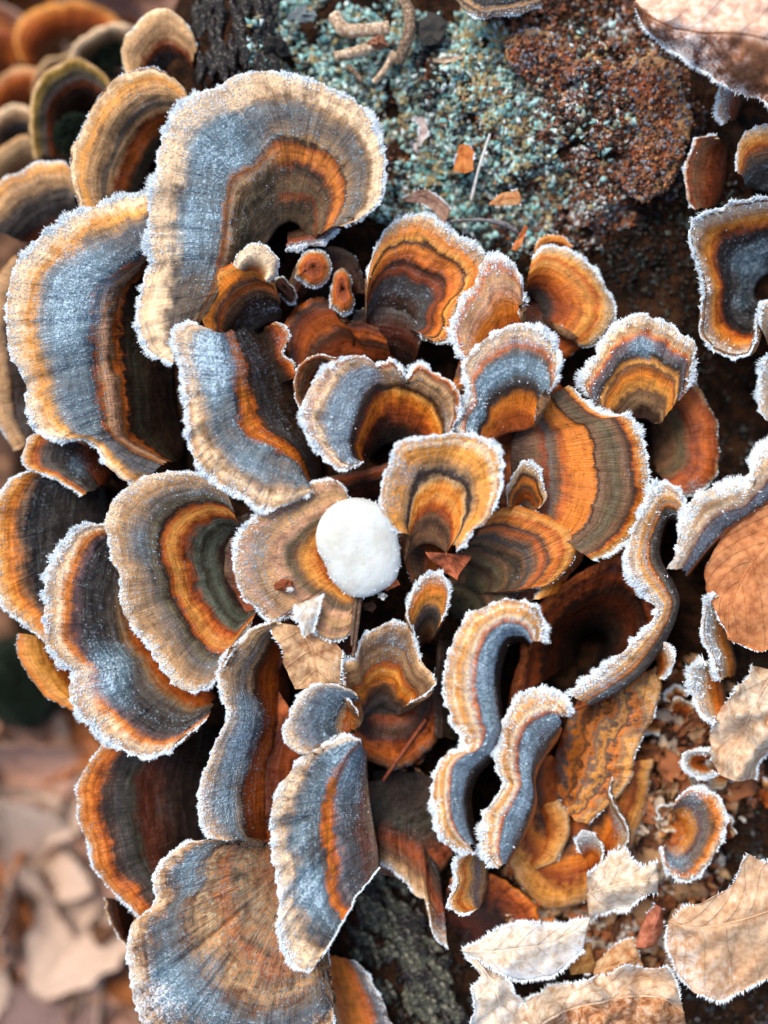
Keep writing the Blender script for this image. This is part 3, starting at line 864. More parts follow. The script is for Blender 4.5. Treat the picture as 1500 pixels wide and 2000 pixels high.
cap('tall curved bracket with white-blue shoulder and orange inner band',
    [(392,636),(362,630),(340,640),(337,662),(345,695),(355,735),(358,780),(364,830),(371,872),(387,911),(416,940),(452,962),(490,985),(522,998),(556,990),(592,974),(612,962)],
    [(500,628),(510,640),(520,654),(530,668),(540,684),(550,702),(560,722),(570,744),(580,768),(590,792),(600,815),(608,838),(615,860),(621,882),(626,904),(629,922),(630,936)],
    '0 choc,.14 dbrown,.24 dgrey,.31 bgrey,.36 dbrown,.4 dorange,.47 orange,.52 dorange,.56 dgrey,.64 grey,.74 bgrey,.84 buff,.9 cream,.955 tan,1 cream',
    h=(-110, 70), mids=[(.5, [(440,650),(444,662),(449,676),(454,692),(459,712),(463,735),(466,758),(468,782),(471,806),(478,828),(494,846),(516,858),(542,870),(564,884),(582,902),(594,922),(604,944)], 42)],
    frost='0 0,.2 .16,.4 .08,.5 .14,.56 .42,.8 .44,.87 .22,.93 .28,.97 .5,1 1', blobs=[(400,690,60,.7),(410,760,50,.2),(480,920,60,.2),(530,690,50,.15),(470,720,30,.25)], fringe=(13, 1.8, .05), wrinkle=9, steps=[(.53,7)], creases=[(416,940,8,30)])
cap('small banded orange-brown bracket under the cream knob',
    [(402,646),(392,612),(396,576),(415,545),(440,522),(468,510),(500,512),(524,530),(536,556)], [(470,676),(482,664),(494,652),(506,642),(518,634),(528,630),(540,626),(550,622),(556,616)],
    '0 dgrey,.2 dgrey,.36 choc,.5 brown,.58 dorange,.66 dbrown,.76 orange,.86 orange,.94 amber,1 dorange', h=(-70, 46), frost='0 0,.2 .2,.45 .06,.8 .05,1 .25', fringe=(5, .35, .03), gloss=.3, blobs=[(500,600,40,.25)])
cap('smooth cream knob-like young bracket above the small banded bracket',
    [(458,520),(460,500),(476,484),(504,478),(532,488),(546,512),(538,540),(526,552)], [(478,532),(486,528),(494,526),(502,528),(508,534),(512,540)],
    '0 rust,.25 buff,.5 cream,1 cream', h=(58, 56), frost='0 .05,.4 .3,1 .6', fringe=(5, .9, .1), bulge=16, ridge=.5)
cap('rusty rim lobe hanging beside the small banded bracket',
    [(540,628),(556,640),(563,660),(556,690),(572,706),(584,730)], [(500,650),(510,680),(530,720),(550,750)],
    '0 dgrey,.4 dbrown,.65 rust,.85 dorange,1 tan', h=(-80, -6), frost='trace', fringe=(7, .7, .04), blobs=[(560,660,30,.4)])
# the hollow in the upper middle
cap('rust-brown bowl-shaped bracket in the hollow above the lilac-banded bracket',
    [(562,712),(556,672),(562,626),(588,592),(622,576),(652,594),(668,622),(700,628),(740,640)], [(650,724),(664,722),(680,720),(696,719),(712,718),(728,718),(744,718),(760,718),(776,718)],
    '0 choc,.3 rust,.5 dbrown,.66 dorange,.8 rust,.9 dbrown,1 dorange', h=(-110, -62), frost='0 0,.9 .06,1 .2', fringe=(4, .3, .02), gloss=.28, grains=.5, mottle=1.4)
cap('striped dark brown bracket falling into the black hollow',
    [(690,610),(720,600),(760,600),(800,612),(822,640),(818,676)], [(690,730),(716,735),(742,738),(768,738),(790,736),(806,730)],
    '0 black,.4 choc,.7 drust,.85 dbrown,1 dgrey', h=(-150, -52), frost='0 0,.7 .1,1 .25', fringe=(4, .3, .03), gloss=.3, grains=.5)
cap('fan bracket with amber and blue-black rings north of the black hollow',
    [(716,560),(722,520),(735,482),(756,446),(792,426),(832,421),(868,440),(898,465),(928,476),(952,502),(946,545),(915,575),(893,605),(886,650),(852,668),(820,652)],
    [(716,632),(722,626),(728,620),(735,614),(742,610),(750,606),(758,604),(766,603),(774,604),(782,607),(789,611),(795,616),(800,622),(803,629),(804,636),(802,642)],
    '0 choc,.12 dbrown,.24 bgrey,.34 dgrey,.42 rust,.5 dbrown,.56 dorange,.66 orange,.72 choc,.76 amber,.85 orange,.93 tan,1 cream',
    h=(-66, -4), frost='0 0,.2 .3,.34 .2,.45 .05,.85 .1,.95 .45,1 .9', fringe=(11, 1.0, .05), bulge=16, steps=[(.52,4),(.73,4)], gloss=.28, blobs=[(870,640,60,-.2),(920,480,25,.5)])
cap('knobbly orange bracket with thick white frill, leaning on the amber fan bracket',
    [(912,706),(896,682),(885,650),(887,615),(906,575),(930,545),(946,508),(972,500),(1000,515),(1018,545),(1022,580),(1012,610)], [(958,724),(964,716),(970,706),(976,698),(982,690),(988,682),(994,676),(1000,670),(1006,664),(1012,660),(1018,656),(1024,652)],
    '0 rust,.2 dorange,.45 orange,.65 pink,.78 tan,.88 dorange,1 cream', h=(0, 40), frost='0 0,.4 .05,.7 .2,.86 .35,1 1', fringe=(14, 2.2, .14), bulge=20, wrinkle=8, blobs=[(990,520,40,.25)])
cap('steel-blue banded bracket with cream frill and orange heart',
    [(925,856),(890,836),(894,802),(915,770),(912,742),(905,716),(930,680),(970,650),(1010,632),(1050,636),(1080,660),(1092,700),(1085,742),(1062,780),(1046,812)],
    [(960,868),(966,862),(972,856),(978,852),(984,849),(990,847),(996,845),(1002,844),(1008,843),(1014,842),(1020,841),(1026,840),(1032,838),(1038,836),(1042,834)],
    '0 rust,.15 dorange,.32 orange,.4 dbrown,.46 dgrey,.54 bgrey,.66 steel,.74 grey,.79 dorange,.84 pink,.9 cream,.95 buff,1 cream',
    h=(24, 70), frost='0 0,.35 .08,.46 .3,.55 .75,.68 .75,.76 .2,.84 .45,.92 .4,1 1', fringe=(14, 2.2, .2), bulge=14, steps=[(.43,6),(.8,-5)], wrinkle=7)
cap('lilac-banded bracket with thick white frill and rusty centre, over the hollow',
    [(712,902),(688,912),(662,914),(630,894),(605,860),(592,820),(596,778),(620,736),(656,706),(698,692),(722,702),(736,714),(764,705),(784,724),(792,738),(820,713),(852,726),(886,746),(900,772),(897,802),(884,846)],
    [(722,898),(724,894),(727,890),(730,886),(734,882),(738,878),(742,875),(746,872),(750,870),(755,868),(760,867),(766,866),(772,866),(778,866),(784,867),(790,868),(796,870),(802,872),(808,874),(814,876),(820,878)],
    '0 black,.12 choc,.24 drust,.3 dorange,.38 orange,.44 rust,.49 dgrey,.54 dbrown,.6 lilac,.78 lilac,.84 buff,.88 cream,.92 pink,1 cream',
    h=(-30, 76), mids=[(.5, [(704,900),(698,896),(692,888),(688,874),(690,856),(696,834),(704,810),(714,784),(726,766),(742,757),(752,754),(764,753),(778,754),(790,757),(802,762),(818,768),(834,777),(848,788),(858,806),(864,826),(866,852)], 36)],
    frost='0 0,.3 .04,.5 .1,.57 .62,.76 .62,.86 .3,.93 .45,1 1', blobs=[(840,770,70,-.4),(760,735,30,-.25),(640,830,50,.15)], fringe=(14, 2.2, .14), bulge=12, wrinkle=6, steps=[(.5,8),(.84,-5)], creases=[(736,714,18,14),(792,738,22,14)], alt=('0 black,.12 choc,.24 rust,.3 dorange,.38 orange,.44 amber,.49 dbrown,.54 brown,.6 buff,.78 tan,.86 brown,.92 dorange,1 cream',.5,.62))
cap('small russet bracket standing behind the lilac-banded bracket',
    [(592,806),(578,770),(578,730),(598,702),(626,693),(656,696)], [(632,800),(634,782),(638,764),(644,750),(652,740),(662,734)],
    '0 dbrown,.4 rust,.8 brown,.92 dorange,1 tan', h=(-80, 22), frost='light', fringe=(5, .5, .05), bulge=10)
cap('honey-coloured bracket with white frilled margin and horseshoe rings above the white ball',
    [(778,1040),(754,1018),(738,986),(746,950),(760,910),(776,870),(812,855),(868,848),(920,848),(950,856),(976,880),(981,920),(974,962),(960,1000),(925,1042),(892,1076)],
    [(792,1098),(796,1090),(800,1083),(805,1077),(810,1072),(815,1068),(820,1065),(826,1063),(832,1062),(838,1062),(844,1063),(850,1065),(855,1068),(860,1071),(865,1075),(870,1080)],
    '0 dbrown,.08 brown,.13 dbrown,.18 brown,.22 rust,.27 dorange,.33 amber,.38 orange,.42 amber,.46 sand,.49 dbrown,.53 dgrey,.58 buff,.7 amber,.82 amber,.9 cream,.95 amber,1 cream',
    h=(46, 92), mids=[(.5, [(800,1046),(796,1028),(797,1008),(801,986),(808,962),(818,942),(834,930),(852,925),(872,926),(888,932),(900,944),(909,960),(912,982),(910,1004),(902,1030),(886,1060)], 56)],
    frost='0 0,.4 .04,.55 .15,.8 .14,.9 .3,.96 .6,1 1', blobs=[(790,930,30,.35),(770,980,30,.3),(930,1030,50,-.15)], fringe=(13, 2.0, .06), bulge=8, gloss=.32, wrinkle=5, steps=[(.52,6)], creases=[(920,848,10,20),(981,920,12,16)])
# white ball and what is around it
cap('tan and orange bracket with lilac frosted margin cradling the white ball',
    [(682,990),(676,962),(656,940),(622,940),(590,960),(550,976),(510,1000),(480,1030),(456,1075),(455,1112),(470,1160),(500,1192),(530,1211),(562,1206),(590,1214),(618,1238),(652,1252),(682,1240),(692,1210),(688,1178)],
    [(712,1046),(706,1048),(700,1050),(694,1054),(689,1058),(685,1063),(682,1068),(680,1074),(679,1080),(678,1086),(678,1092),(679,1098),(680,1104),(682,1110),(684,1115),(687,1120),(690,1124),(694,1128),(698,1131),(702,1134)],
    '0 choc,.1 dbrown,.24 dorange,.36 amber,.44 brown,.5 olive,.6 pink,.7 tan,.8 buff,.88 pink,.94 tan,1 cream',
    h=(20, 60), frost='0 0,.45 .08,.6 .26,.8 .36,.93 .45,1 .95', blobs=[(650,1225,70,-.6),(640,960,40,-.1),(500,1070,50,.15)], fringe=(11, 1.1, .06), bulge=14, gloss=.34, creases=[(562,1206,10,16)], steps=[(.86,-4)])
cap('tall wavy bracket with pale frosted edge and orange inner face below the spotted leaf',
    [(545,1212),(520,1216),(490,1226),(466,1258),(432,1290),(425,1322),(436,1360),(446,1392),(432,1430),(407,1480),(391,1530),(386,1572),(396,1612),(412,1636),(442,1642)],
    [(560,1230),(562,1254),(563,1280),(564,1306),(565,1332),(566,1358),(566,1384),(565,1410),(563,1438),(560,1466),(556,1496),(552,1528),(548,1562),(544,1600),(540,1640)],
    '0 choc,.15 drust,.28 dorange,.4 rust,.48 dbrown,.56 buff,.66 grey,.8 buff,.9 tan,.96 cream,1 cream',
    h=(-100, 58), frost='0 0,.45 .04,.58 .32,.84 .4,.93 .5,1 .85', blobs=[(480,1400,50,.6),(450,1480,50,.45),(430,1580,55,.45),(500,1250,40,-.2)], fringe=(8, 1.0, .05), bulge=26, wrinkle=4)
cap('large mottled grey-green fan bracket with blue-frosted scalloped edge at the foot of the rosette',
    [(470,1636),(412,1640),(370,1645),(332,1666),(306,1696),(299,1730),(300,1756),(290,1774),(274,1788),(258,1806),(248,1840),(255,1900),(263,1962),(290,2012),(330,2060),(400,2096),(480,2112),(560,2096),(620,2060),(650,2010),(652,1960),(640,1900),(642,1850)],
    [(530,1648),(532,1652),(535,1656),(538,1660),(541,1664),(544,1668),(547,1672),(550,1676),(553,1680),(556,1684),(560,1688),(564,1692),(568,1697),(572,1702),(576,1707),(580,1712),(584,1718),(588,1724),(592,1730),(596,1737),(600,1744),(604,1752),(608,1760)],
    '0 dbrown,.1 rust,.2 olive,.28 sage,.36 brown,.42 dorange,.48 olive,.56 sand,.62 dbrown,.68 grey,.78 bgrey,.86 brown,.93 tan,1 cream',
    h=(-40, 14), frost='0 .05,.4 .14,.6 .24,.7 .4,.86 .4,.94 .45,1 .9', blobs=[(380,1690,50,.3),(340,1930,60,.5),(300,1960,40,.3),(420,1870,40,.25)], fringe=(9, 1.4, .04), mottle=1.8,
    patch=(.62,'dgrey olive rust sage orange green cream brown',.5,.7), steps=[(.6,6)], creases=[(306,1780,7,30),(264,1790,6,30),(263,1962,14,30),(400,2096,14,30)], wrinkle=10, bulge=26)
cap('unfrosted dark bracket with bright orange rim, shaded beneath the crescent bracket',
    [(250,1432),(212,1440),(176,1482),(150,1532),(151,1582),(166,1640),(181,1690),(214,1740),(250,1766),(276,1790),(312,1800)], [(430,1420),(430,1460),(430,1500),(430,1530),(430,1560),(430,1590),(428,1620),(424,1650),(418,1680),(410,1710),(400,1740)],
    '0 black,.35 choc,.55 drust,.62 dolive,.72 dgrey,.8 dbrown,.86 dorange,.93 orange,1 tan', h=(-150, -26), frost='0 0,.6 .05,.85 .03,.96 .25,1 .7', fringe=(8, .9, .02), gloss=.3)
cap('thin curled brown bracket edge below the dark orange-rimmed bracket',
    [(204,1752),(210,1790),(226,1822),(244,1848)], [(260,1760),(262,1790),(264,1815),(266,1840)],
    '0 choc,.6 drust,.9 dbrown,1 tan', h=(-140, -70), frost='trace', fringe=(5, .5, .03), grains=0)
cap('long pale-edged bracket with orange crack and torn right side, above the bark strip',
    [(708,1446),(682,1438),(640,1450),(592,1480),(560,1520),(537,1560),(531,1620),(538,1700),(545,1770),(546,1820),(560,1860),(580,1890),(602,1897),(626,1870)],
    [(716,1462),(716,1480),(717,1500),(718,1520),(720,1540),(722,1560),(725,1580),(728,1600),(731,1620),(734,1638),(737,1654),(739,1668),(740,1680),(740,1690)],
    '0 buff,.12 rust,.2 bgrey,.32 steel,.4 lilac,.46 dorange,.5 orange,.54 dorange,.57 bgrey,.66 dgrey,.76 bgrey,.84 buff,.9 cream,1 cream',
    h=(10, 72), mids=[(.5, [(704,1450),(690,1464),(676,1484),(662,1508),(650,1534),(642,1560),(638,1590),(637,1622),(639,1656),(643,1690),(650,1722),(658,1752),(668,1776),(682,1784)], 62)],
    frost='0 .1,.15 .3,.42 .4,.47 .1,.54 .12,.58 .46,.84 .44,.92 .45,1 .95', blobs=[(640,1650,40,-.25),(660,1750,30,-.3),(600,1740,50,.6),(690,1490,50,.4),(590,1640,40,.2),(690,1680,30,-.25)], fringe=(12, 1.7, .05), bulge=8, wrinkle=12, mottle=1.7, steps=[(.5,6)], endfrost=True, patch=(.6,'dgrey grey steel dbrown lilac orange',.12,.5), creases=[(531,1620,6,40),(546,1800,8,30)])
cap('small steel-grey frosted bracket with an orange neck',
    [(694,1352),(662,1340),(620,1336),(582,1360),(560,1400),(554,1432),(570,1464),(592,1475),(622,1460),(656,1438)], [(706,1376),(708,1382),(709,1388),(710,1394),(710,1400),(709,1406),(707,1412),(704,1417),(700,1422),(695,1426)],
    '0 buff,.12 orange,.22 dorange,.28 tan,.36 dgrey,.46 bgrey,.62 steel,.74 lilac,.86 buff,.94 cream,1 cream', h=(0, 78), frost='0 .05,.25 .1,.36 .4,.5 .55,.8 .5,1 .95', fringe=(9, 1.2, .1), bulge=14)
cap('brown fan bracket with an orange ring and grey-green root below the white ball',
    [(700,1392),(680,1360),(671,1320),(671,1292),(690,1284),(708,1246),(738,1222),(774,1215),(804,1226),(815,1262),(826,1300),(846,1316),(849,1336),(836,1352),(800,1372)],
    [(704,1430),(708,1426),(712,1422),(716,1418),(721,1414),(726,1410),(731,1407),(736,1404),(741,1402),(746,1400),(751,1399),(756,1398),(761,1398),(766,1399),(770,1401)],
    '0 sage,.1 dgrey,.2 grey,.27 dbrown,.34 brown,.42 orange,.5 amber,.56 dorange,.62 brown,.7 buff,.78 brown,.88 buff,.94 tan,1 cream',
    h=(-80, 46), frost='0 0,.2 .12,.4 .04,.8 .08,.93 .2,1 .6', blobs=[(760,1225,60,.4),(840,1330,30,-.3)], fringe=(11, 1.2, .04), bulge=16, gloss=.34, mottle=.8)
cap('narrow upright orange-grey bracket beside the white ball',
    [(802,1226),(794,1200),(800,1170),(816,1140),(842,1118),(866,1121),(877,1142),(874,1180),(862,1215)], [(820,1272),(822,1268),(824,1264),(827,1260),(830,1257),(833,1255),(836,1254),(839,1254),(842,1255)],
    '0 drust,.2 brown,.35 dgrey,.5 grey,.62 amber,.8 orange,.9 pink,1 cream', h=(-40, 62), frost='0 0,.5 .1,.8 .15,.92 .4,1 1', blobs=[(870,1200,35,-.5)], fringe=(13, 1.4, .08), bulge=18)
# right side of the rosette
cap('broad orange bracket split by a dark line from its grey-brown margin, right of the rosette',
    [(1110,752),(1160,800),(1196,812),(1228,812),(1250,840),(1262,882),(1268,940),(1260,1000),(1240,1042),(1202,1076),(1160,1096)],
    [(1010,812),(1004,830),(1000,848),(998,866),(997,884),(997,902),(998,920),(1000,940),(1004,960),(1010,980),(1018,1000)],
    '0 choc,.1 dbrown,.2 brown,.27 rust,.3 grey,.35 brown,.4 dorange,.46 orange,.6 orange,.625 choc,.65 brown,.76 olive,.84 brown,.885 dbrown,.91 dorange,.95 amber,1 cream',
    h=(-10, 24), frost='0 0,.7 .05,.92 .1,.97 .5,1 1', fringe=(14, 1.4, .03), bulge=14, steps=[(.62,5),(.93,-4)], gloss=.26, mottle=.6, blobs=[(1110,750,60,-.8),(1160,1096,50,-.7)], wrinkle=3)
cap('tiny frilled bracket perched between the honey and the broad orange brackets',
    [(988,984),(988,960),(1000,930),(1026,900),(1050,914),(1060,948),(1066,972),(1054,992)], [(1010,1000),(1014,996),(1018,993),(1023,992),(1028,992),(1033,994),(1037,997),(1040,1001)],
    '0 dbrown,.25 dorange,.45 brown,.6 orange,.72 choc,.84 tan,1 cream', h=(-20, 44), frost='0 0,.6 .1,.85 .3,1 1', fringe=(10, 1.3, .1), bulge=10)
cap('glossy bracket of fine orange and olive rings below the broad orange bracket',
    [(960,1000),(1000,988),(1042,998),(1084,1010),(1120,1032),(1127,1074),(1106,1112),(1072,1142),(1030,1150)], [(880,1120),(886,1126),(893,1132),(900,1138),(907,1143),(914,1148),(921,1152),(928,1156),(935,1160)],
    '0 dolive,.12 olive,.2 dbrown,.28 olive,.36 brown,.42 dolive,.5 brown,.56 dgrey,.61 brown,.68 dorange,.74 dbrown,.8 orange,.86 dorange,.92 amber,1 orange',
    h=(-50, 12), frost='trace', fringe=(4, .3, .02), gloss=.26, mottle=.7, bulge=20, blobs=[(1010,1130,15,.3)], grains=.3)
cap('bark-brown ringed bracket shadowed between the white ball and the long S-shaped bracket',
    [(886,1086),(930,1068),(980,1088),(1012,1130),(1006,1176),(976,1204)], [(866,1190),(872,1196),(880,1202),(888,1208),(898,1212),(908,1216)],
    '0 black,.2 dolive,.35 olive,.42 dolive,.5 brown,.6 dbrown,.7 olive,.8 brown,.9 dgrey,1 brown', h=(-90, -34), frost='trace', fringe=(3, .2, .02), gloss=.3, grains=.3)
cap('orange lip with a frosted tip hanging over the dark pit',
    [(1012,1128),(1030,1122),(1046,1132),(1050,1152),(1038,1172)], [(1090,1118),(1096,1128),(1098,1140),(1096,1152),(1090,1162)],
    '0 dorange,.4 orange,.75 amber,1 cream', h=(-40, -12), frost='0 0,.7 .1,.9 .4,1 1', fringe=(9, 1.2, .12), bulge=14)
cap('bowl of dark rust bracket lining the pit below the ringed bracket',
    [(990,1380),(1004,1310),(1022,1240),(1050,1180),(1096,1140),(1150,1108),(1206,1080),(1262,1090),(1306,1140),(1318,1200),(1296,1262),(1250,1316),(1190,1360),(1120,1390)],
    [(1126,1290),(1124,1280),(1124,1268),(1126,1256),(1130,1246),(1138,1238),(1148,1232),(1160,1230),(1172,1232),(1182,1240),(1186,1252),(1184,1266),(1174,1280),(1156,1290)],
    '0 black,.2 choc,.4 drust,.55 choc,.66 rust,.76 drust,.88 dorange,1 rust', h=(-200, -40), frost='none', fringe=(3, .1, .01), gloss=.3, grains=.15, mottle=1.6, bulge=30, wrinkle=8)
cap('long S-shaped bracket on edge with thick frosted frill and blue-grey band',
    [(1060,1252),(1063,1222),(1046,1186),(1000,1170),(946,1185),(905,1215),(880,1265),(868,1312),(868,1360),(880,1405),(902,1440),(908,1462),(872,1472),(850,1502),(845,1550),(851,1602),(870,1642),(900,1664),(928,1668)],
    [(1040,1262),(1026,1252),(1012,1250),(1000,1254),(991,1268),(984,1290),(979,1314),(977,1342),(980,1372),(984,1402),(984,1430),(976,1462),(960,1488),(940,1508),(926,1534),(920,1564),(922,1594),(928,1624),(936,1650)],
    '0 black,.07 black,.12 dgrey,.18 lilac,.4 steel,.46 mauve,.5 dorange,.54 pink,.6 cream,.68 tan,.76 amber,.83 cream,.9 amber,1 cream',
    h=(52, 92), mids=[(.17, [(1036,1256),(1024,1242),(1008,1238),(992,1240),(978,1254),(968,1278),(962,1306),(960,1340),(964,1372),(970,1404),(972,1432),(958,1462),(938,1480),(916,1498),(906,1530),(902,1562),(904,1594),(912,1624),(924,1648)], 84)],
    frost='0 0,.1 .1,.16 .8,.4 .8,.48 .2,.56 .5,.66 .22,.8 .3,.9 .5,1 1.1', fringe=(14, 2.3, .3), bulge=8, wrinkle=12, wob=5, steps=[(.5,-5)])
cap('second S-shaped bracket on edge with pale blue flank, right of the longer one',
    [(1108,1400),(1112,1388),(1095,1360),(1062,1345),(1030,1355),(1000,1380),(982,1410),(978,1440),(966,1476),(972,1506),(986,1532),(972,1558),(946,1590),(939,1630),(946,1670),(972,1698)],
    [(1098,1424),(1092,1438),(1084,1450),(1074,1464),(1064,1478),(1056,1492),(1050,1506),(1046,1520),(1046,1536),(1048,1552),(1048,1568),(1044,1590),(1034,1614),(1022,1638),(1008,1664),(992,1688)],
    '0 dorange,.06 dbrown,.1 dgrey,.2 lilac,.42 steel,.48 mauve,.53 dorange,.57 pink,.64 cream,.74 tan,.8 amber,.88 cream,1 cream',
    h=(44, 74), mids=[(.24, [(1092,1408),(1086,1410),(1074,1418),(1060,1430),(1046,1444),(1036,1460),(1032,1478),(1030,1496),(1032,1512),(1034,1530),(1032,1550),(1022,1576),(1008,1604),(998,1632),(990,1660),(986,1686)], 70)],
    frost='0 0,.1 .2,.16 .8,.42 .85,.5 .2,.58 .5,.68 .25,.82 .35,.9 .5,1 1.1', blobs=[(1060,1440,40,-.25)], fringe=(14, 2.2, .3), bulge=8, wrinkle=10, wob=5)
cap('short upright bracket hanging below the long S-shaped bracket',
    [(904,1666),(892,1676),(888,1720),(880,1772),(904,1786),(926,1780)], [(948,1668),(952,1690),(954,1714),(952,1738),(946,1756),(938,1770)],
    '0 dbrown,.15 tan,.3 lilac,.45 buff,.6 amber,.72 dorange,.84 amber,1 cream', h=(-60, 34), frost='0 0,.2 .3,.4 .3,.7 .1,.9 .4,1 1', fringe=(11, 1.4, .1))
cap('white wavy ridge of a bracket winding round the dark pit',
    [(1338,1000),(1332,966),(1310,948),(1288,946),(1264,975),(1245,1010),(1228,1050),(1222,1092),(1236,1132),(1262,1164),(1284,1188),(1270,1214),(1248,1242),(1214,1276),(1170,1310),(1128,1338),(1112,1356)],
    [(1330,1030),(1324,1020),(1316,1014),(1308,1014),(1300,1026),(1294,1046),(1290,1068),(1292,1092),(1304,1116),(1318,1140),(1328,1172),(1322,1206),(1306,1244),(1280,1286),(1244,1326),(1200,1356),(1152,1380)],
    '0 choc,.14 dgrey,.24 grey,.32 brown,.38 orange,.44 pink,.54 tan,.62 amber,.72 cream,.84 tan,1 cream', h=(22, 46), frost='0 0,.12 .2,.26 .26,.36 .12,.46 .3,.6 .26,.8 .45,1 1.1', blobs=[(1180,1350,40,.3)], fringe=(14, 2.4, .35), bulge=10, wrinkle=9, wob=5, uneven=14)
cap('small frosted hook at the end of the white wavy ridge',
    [(1268,1238),(1292,1250),(1310,1272),(1312,1300),(1294,1326)], [(1262,1262),(1270,1274),(1278,1290),(1282,1306),(1280,1322)],
    '0 dbrown,.4 dorange,.7 tan,1 cream', h=(-40, 26), frost='0 0,.5 .2,.8 .6,1 1', fringe=(12, 1.6, .2))
cap('wrinkled bracket of orange and grey folds below the white wavy ridge',
    [(1300,1292),(1290,1345),(1276,1400),(1248,1452),(1232,1520),(1196,1566),(1150,1610)], [(1120,1380),(1108,1410),(1096,1440),(1084,1476),(1076,1510),(1070,1545),(1066,1580)],
    '0 rust,.12 grey,.2 orange,.3 dbrown,.38 orange,.46 grey,.54 amber,.62 dgrey,.7 orange,.8 buff,.9 amber,1 sand', h=(-110, -34), frost='0 .05,.3 .1,.8 .1,1 .35', fringe=(6, .5, .03), wrinkle=9, mottle=3.4, bulge=20)
cap('ribbed bracket with layered cream margin and amber rings, left of the black gap',
    [(1172,792),(1152,774),(1136,752),(1142,728),(1162,694),(1190,646),(1222,624),(1260,615),(1300,630),(1330,656),(1358,666),(1356,705),(1346,760)],
    [(1216,836),(1220,832),(1225,828),(1230,825),(1236,822),(1242,820),(1248,819),(1254,819),(1260,820),(1266,822),(1271,825),(1276,828),(1280,832)],
    '0 choc,.1 dbrown,.2 buff,.28 brown,.36 amber,.46 orange,.52 brown,.56 amber,.62 dbrown,.68 bgrey,.78 mauve,.82 dorange,.86 tan,.9 buff,.95 cream,1 cream',
    h=(-36, 10), frost='0 0,.55 .05,.68 .3,.78 .28,.84 .14,.92 .4,1 1', blobs=[(1255,680,25,.5),(1340,680,40,.2)], fringe=(14, 2.2, .16), bulge=24, steps=[(.64,6),(.8,-5),(.88,-4)], wrinkle=5)
cap('dim rust-red bracket spreading below the ribbed bracket beside the black gap',
    [(1350,740),(1385,790),(1402,840),(1404,890),(1392,935),(1362,962),(1336,968),(1310,960)], [(1268,842),(1270,850),(1272,858),(1274,866),(1275,874),(1276,882),(1276,890),(1275,898)],
    '0 choc,.3 brown,.45 olive,.6 rust,.8 dorange,.93 rust,1 tan', h=(-120, -66), frost='0 0,.9 .03,1 .3', fringe=(7, .7, .02), gloss=.3, blobs=[(1360,960,30,.5)], grains=.2)
cap('soft orange bracket with a dark root and pale margin beside the brown decayed crust',
    [(1040,500),(1062,486),(1092,484),(1124,496),(1160,526),(1186,562),(1200,602),(1192,642),(1172,666),(1142,680),(1122,662),(1098,636)],
    [(1024,588),(1027,584),(1030,582),(1034,581),(1038,582),(1042,585),(1046,589),(1049,594),(1051,600),(1052,606),(1052,612),(1050,618)],
    '0 choc,.16 dgrey,.3 rust,.42 dorange,.55 orange,.68 amber,.78 dorange,.84 amber,.94 sand,1 cream', h=(-90, -38), frost='0 0,.8 .05,.95 .4,1 .9', fringe=(10, 1.2, .03), bulge=26)
cap('little orange bracket tip poking from the dark behind the soft orange bracket',
    [(1044,494),(1050,474),(1076,461),(1104,464),(1122,480)], [(1066,500),(1074,500),(1082,500),(1090,500),(1098,500)],
    '0 rust,.6 dorange,1 amber', h=(-110, -50), frost='trace', fringe=(4, .5, .03), grains=0)
cap('deep black-blue cup-shaped bracket with thick frosted lip at the right',
    [(1560,380),(1510,382),(1460,388),(1420,405),(1380,414),(1352,430),(1345,470),(1360,520),(1370,570),(1365,610),(1371,650),(1395,684),(1430,698),(1462,690),(1476,662),(1480,620),(1500,600),(1540,590)],
    [(1560,520),(1540,524),(1520,528),(1504,532),(1492,536),(1484,542),(1478,550),(1474,558),(1472,566),(1472,574),(1474,582),(1478,588),(1484,592),(1490,594),(1498,594),(1506,590),(1516,584),(1530,578)],
    '0 dgrey,.2 black,.35 dgrey,.48 black,.56 choc,.62 rust,.7 orange,.76 amber,.82 pink,.9 cream,1 cream', h=(-110, 34), frost='0 .3,.2 .2,.5 .1,.7 .04,.82 .2,.92 .6,1 1', fringe=(16, 1.7, .1), bulge=-16, wrinkle=8, gloss=.25, wob=5, blobs=[(1450,520,40,.4),(1490,480,30,.4),(1440,590,30,.25)])
cap('brown bracket fold frosted at its crest under the right-hand cup bracket',
    [(1486,640),(1484,610),(1494,588),(1520,580),(1560,584)], [(1520,720),(1530,710),(1540,700),(1550,690),(1560,680)],
    '0 drust,.5 brown,.8 tan,1 cream', h=(-80, 44), frost='mid', fringe=(13, 1.5, .08))
cap('fuzzy rust-brown tongue bracket with a white left edge near the big curled leaf',
    [(1400,264),(1362,270),(1342,300),(1336,345),(1344,395),(1356,410)], [(1420,290),(1420,315),(1418,340),(1414,365),(1408,385),(1400,400)],
    '0 drust,.4 rust,.75 brown,.92 rust,1 cream', h=(-100, -16), frost='0 0,.85 .05,.95 .4,1 1', fringe=(11, 1.3, .08), mottle=2, wrinkle=6)
cap('orange bracket with dark bluish middle at the right below the big curled leaf',
    [(1436,330),(1440,292),(1456,258),(1484,242),(1520,244),(1560,260)], [(1470,370),(1480,372),(1490,374),(1502,376),(1516,378),(1530,380)],
    '0 dgrey,.4 bgrey,.6 brown,.72 dorange,.84 amber,1 cream', h=(-90, -4), frost='0 .2,.4 .3,.65 .1,.9 .2,1 .9', fringe=(9, 1.1, .06), blobs=[(1430,350,30,.5)])
cap('thin frost-white bracket edge right under the big curled leaf',
    [(1428,150),(1410,164),(1404,190),(1402,218),(1414,242)], [(1446,170),(1450,185),(1450,200),(1446,216),(1438,232)],
    '0 choc,.5 rust,.8 tan,1 cream', h=(-80, -10), frost='heavy', fringe=(10, 1.5, .2))
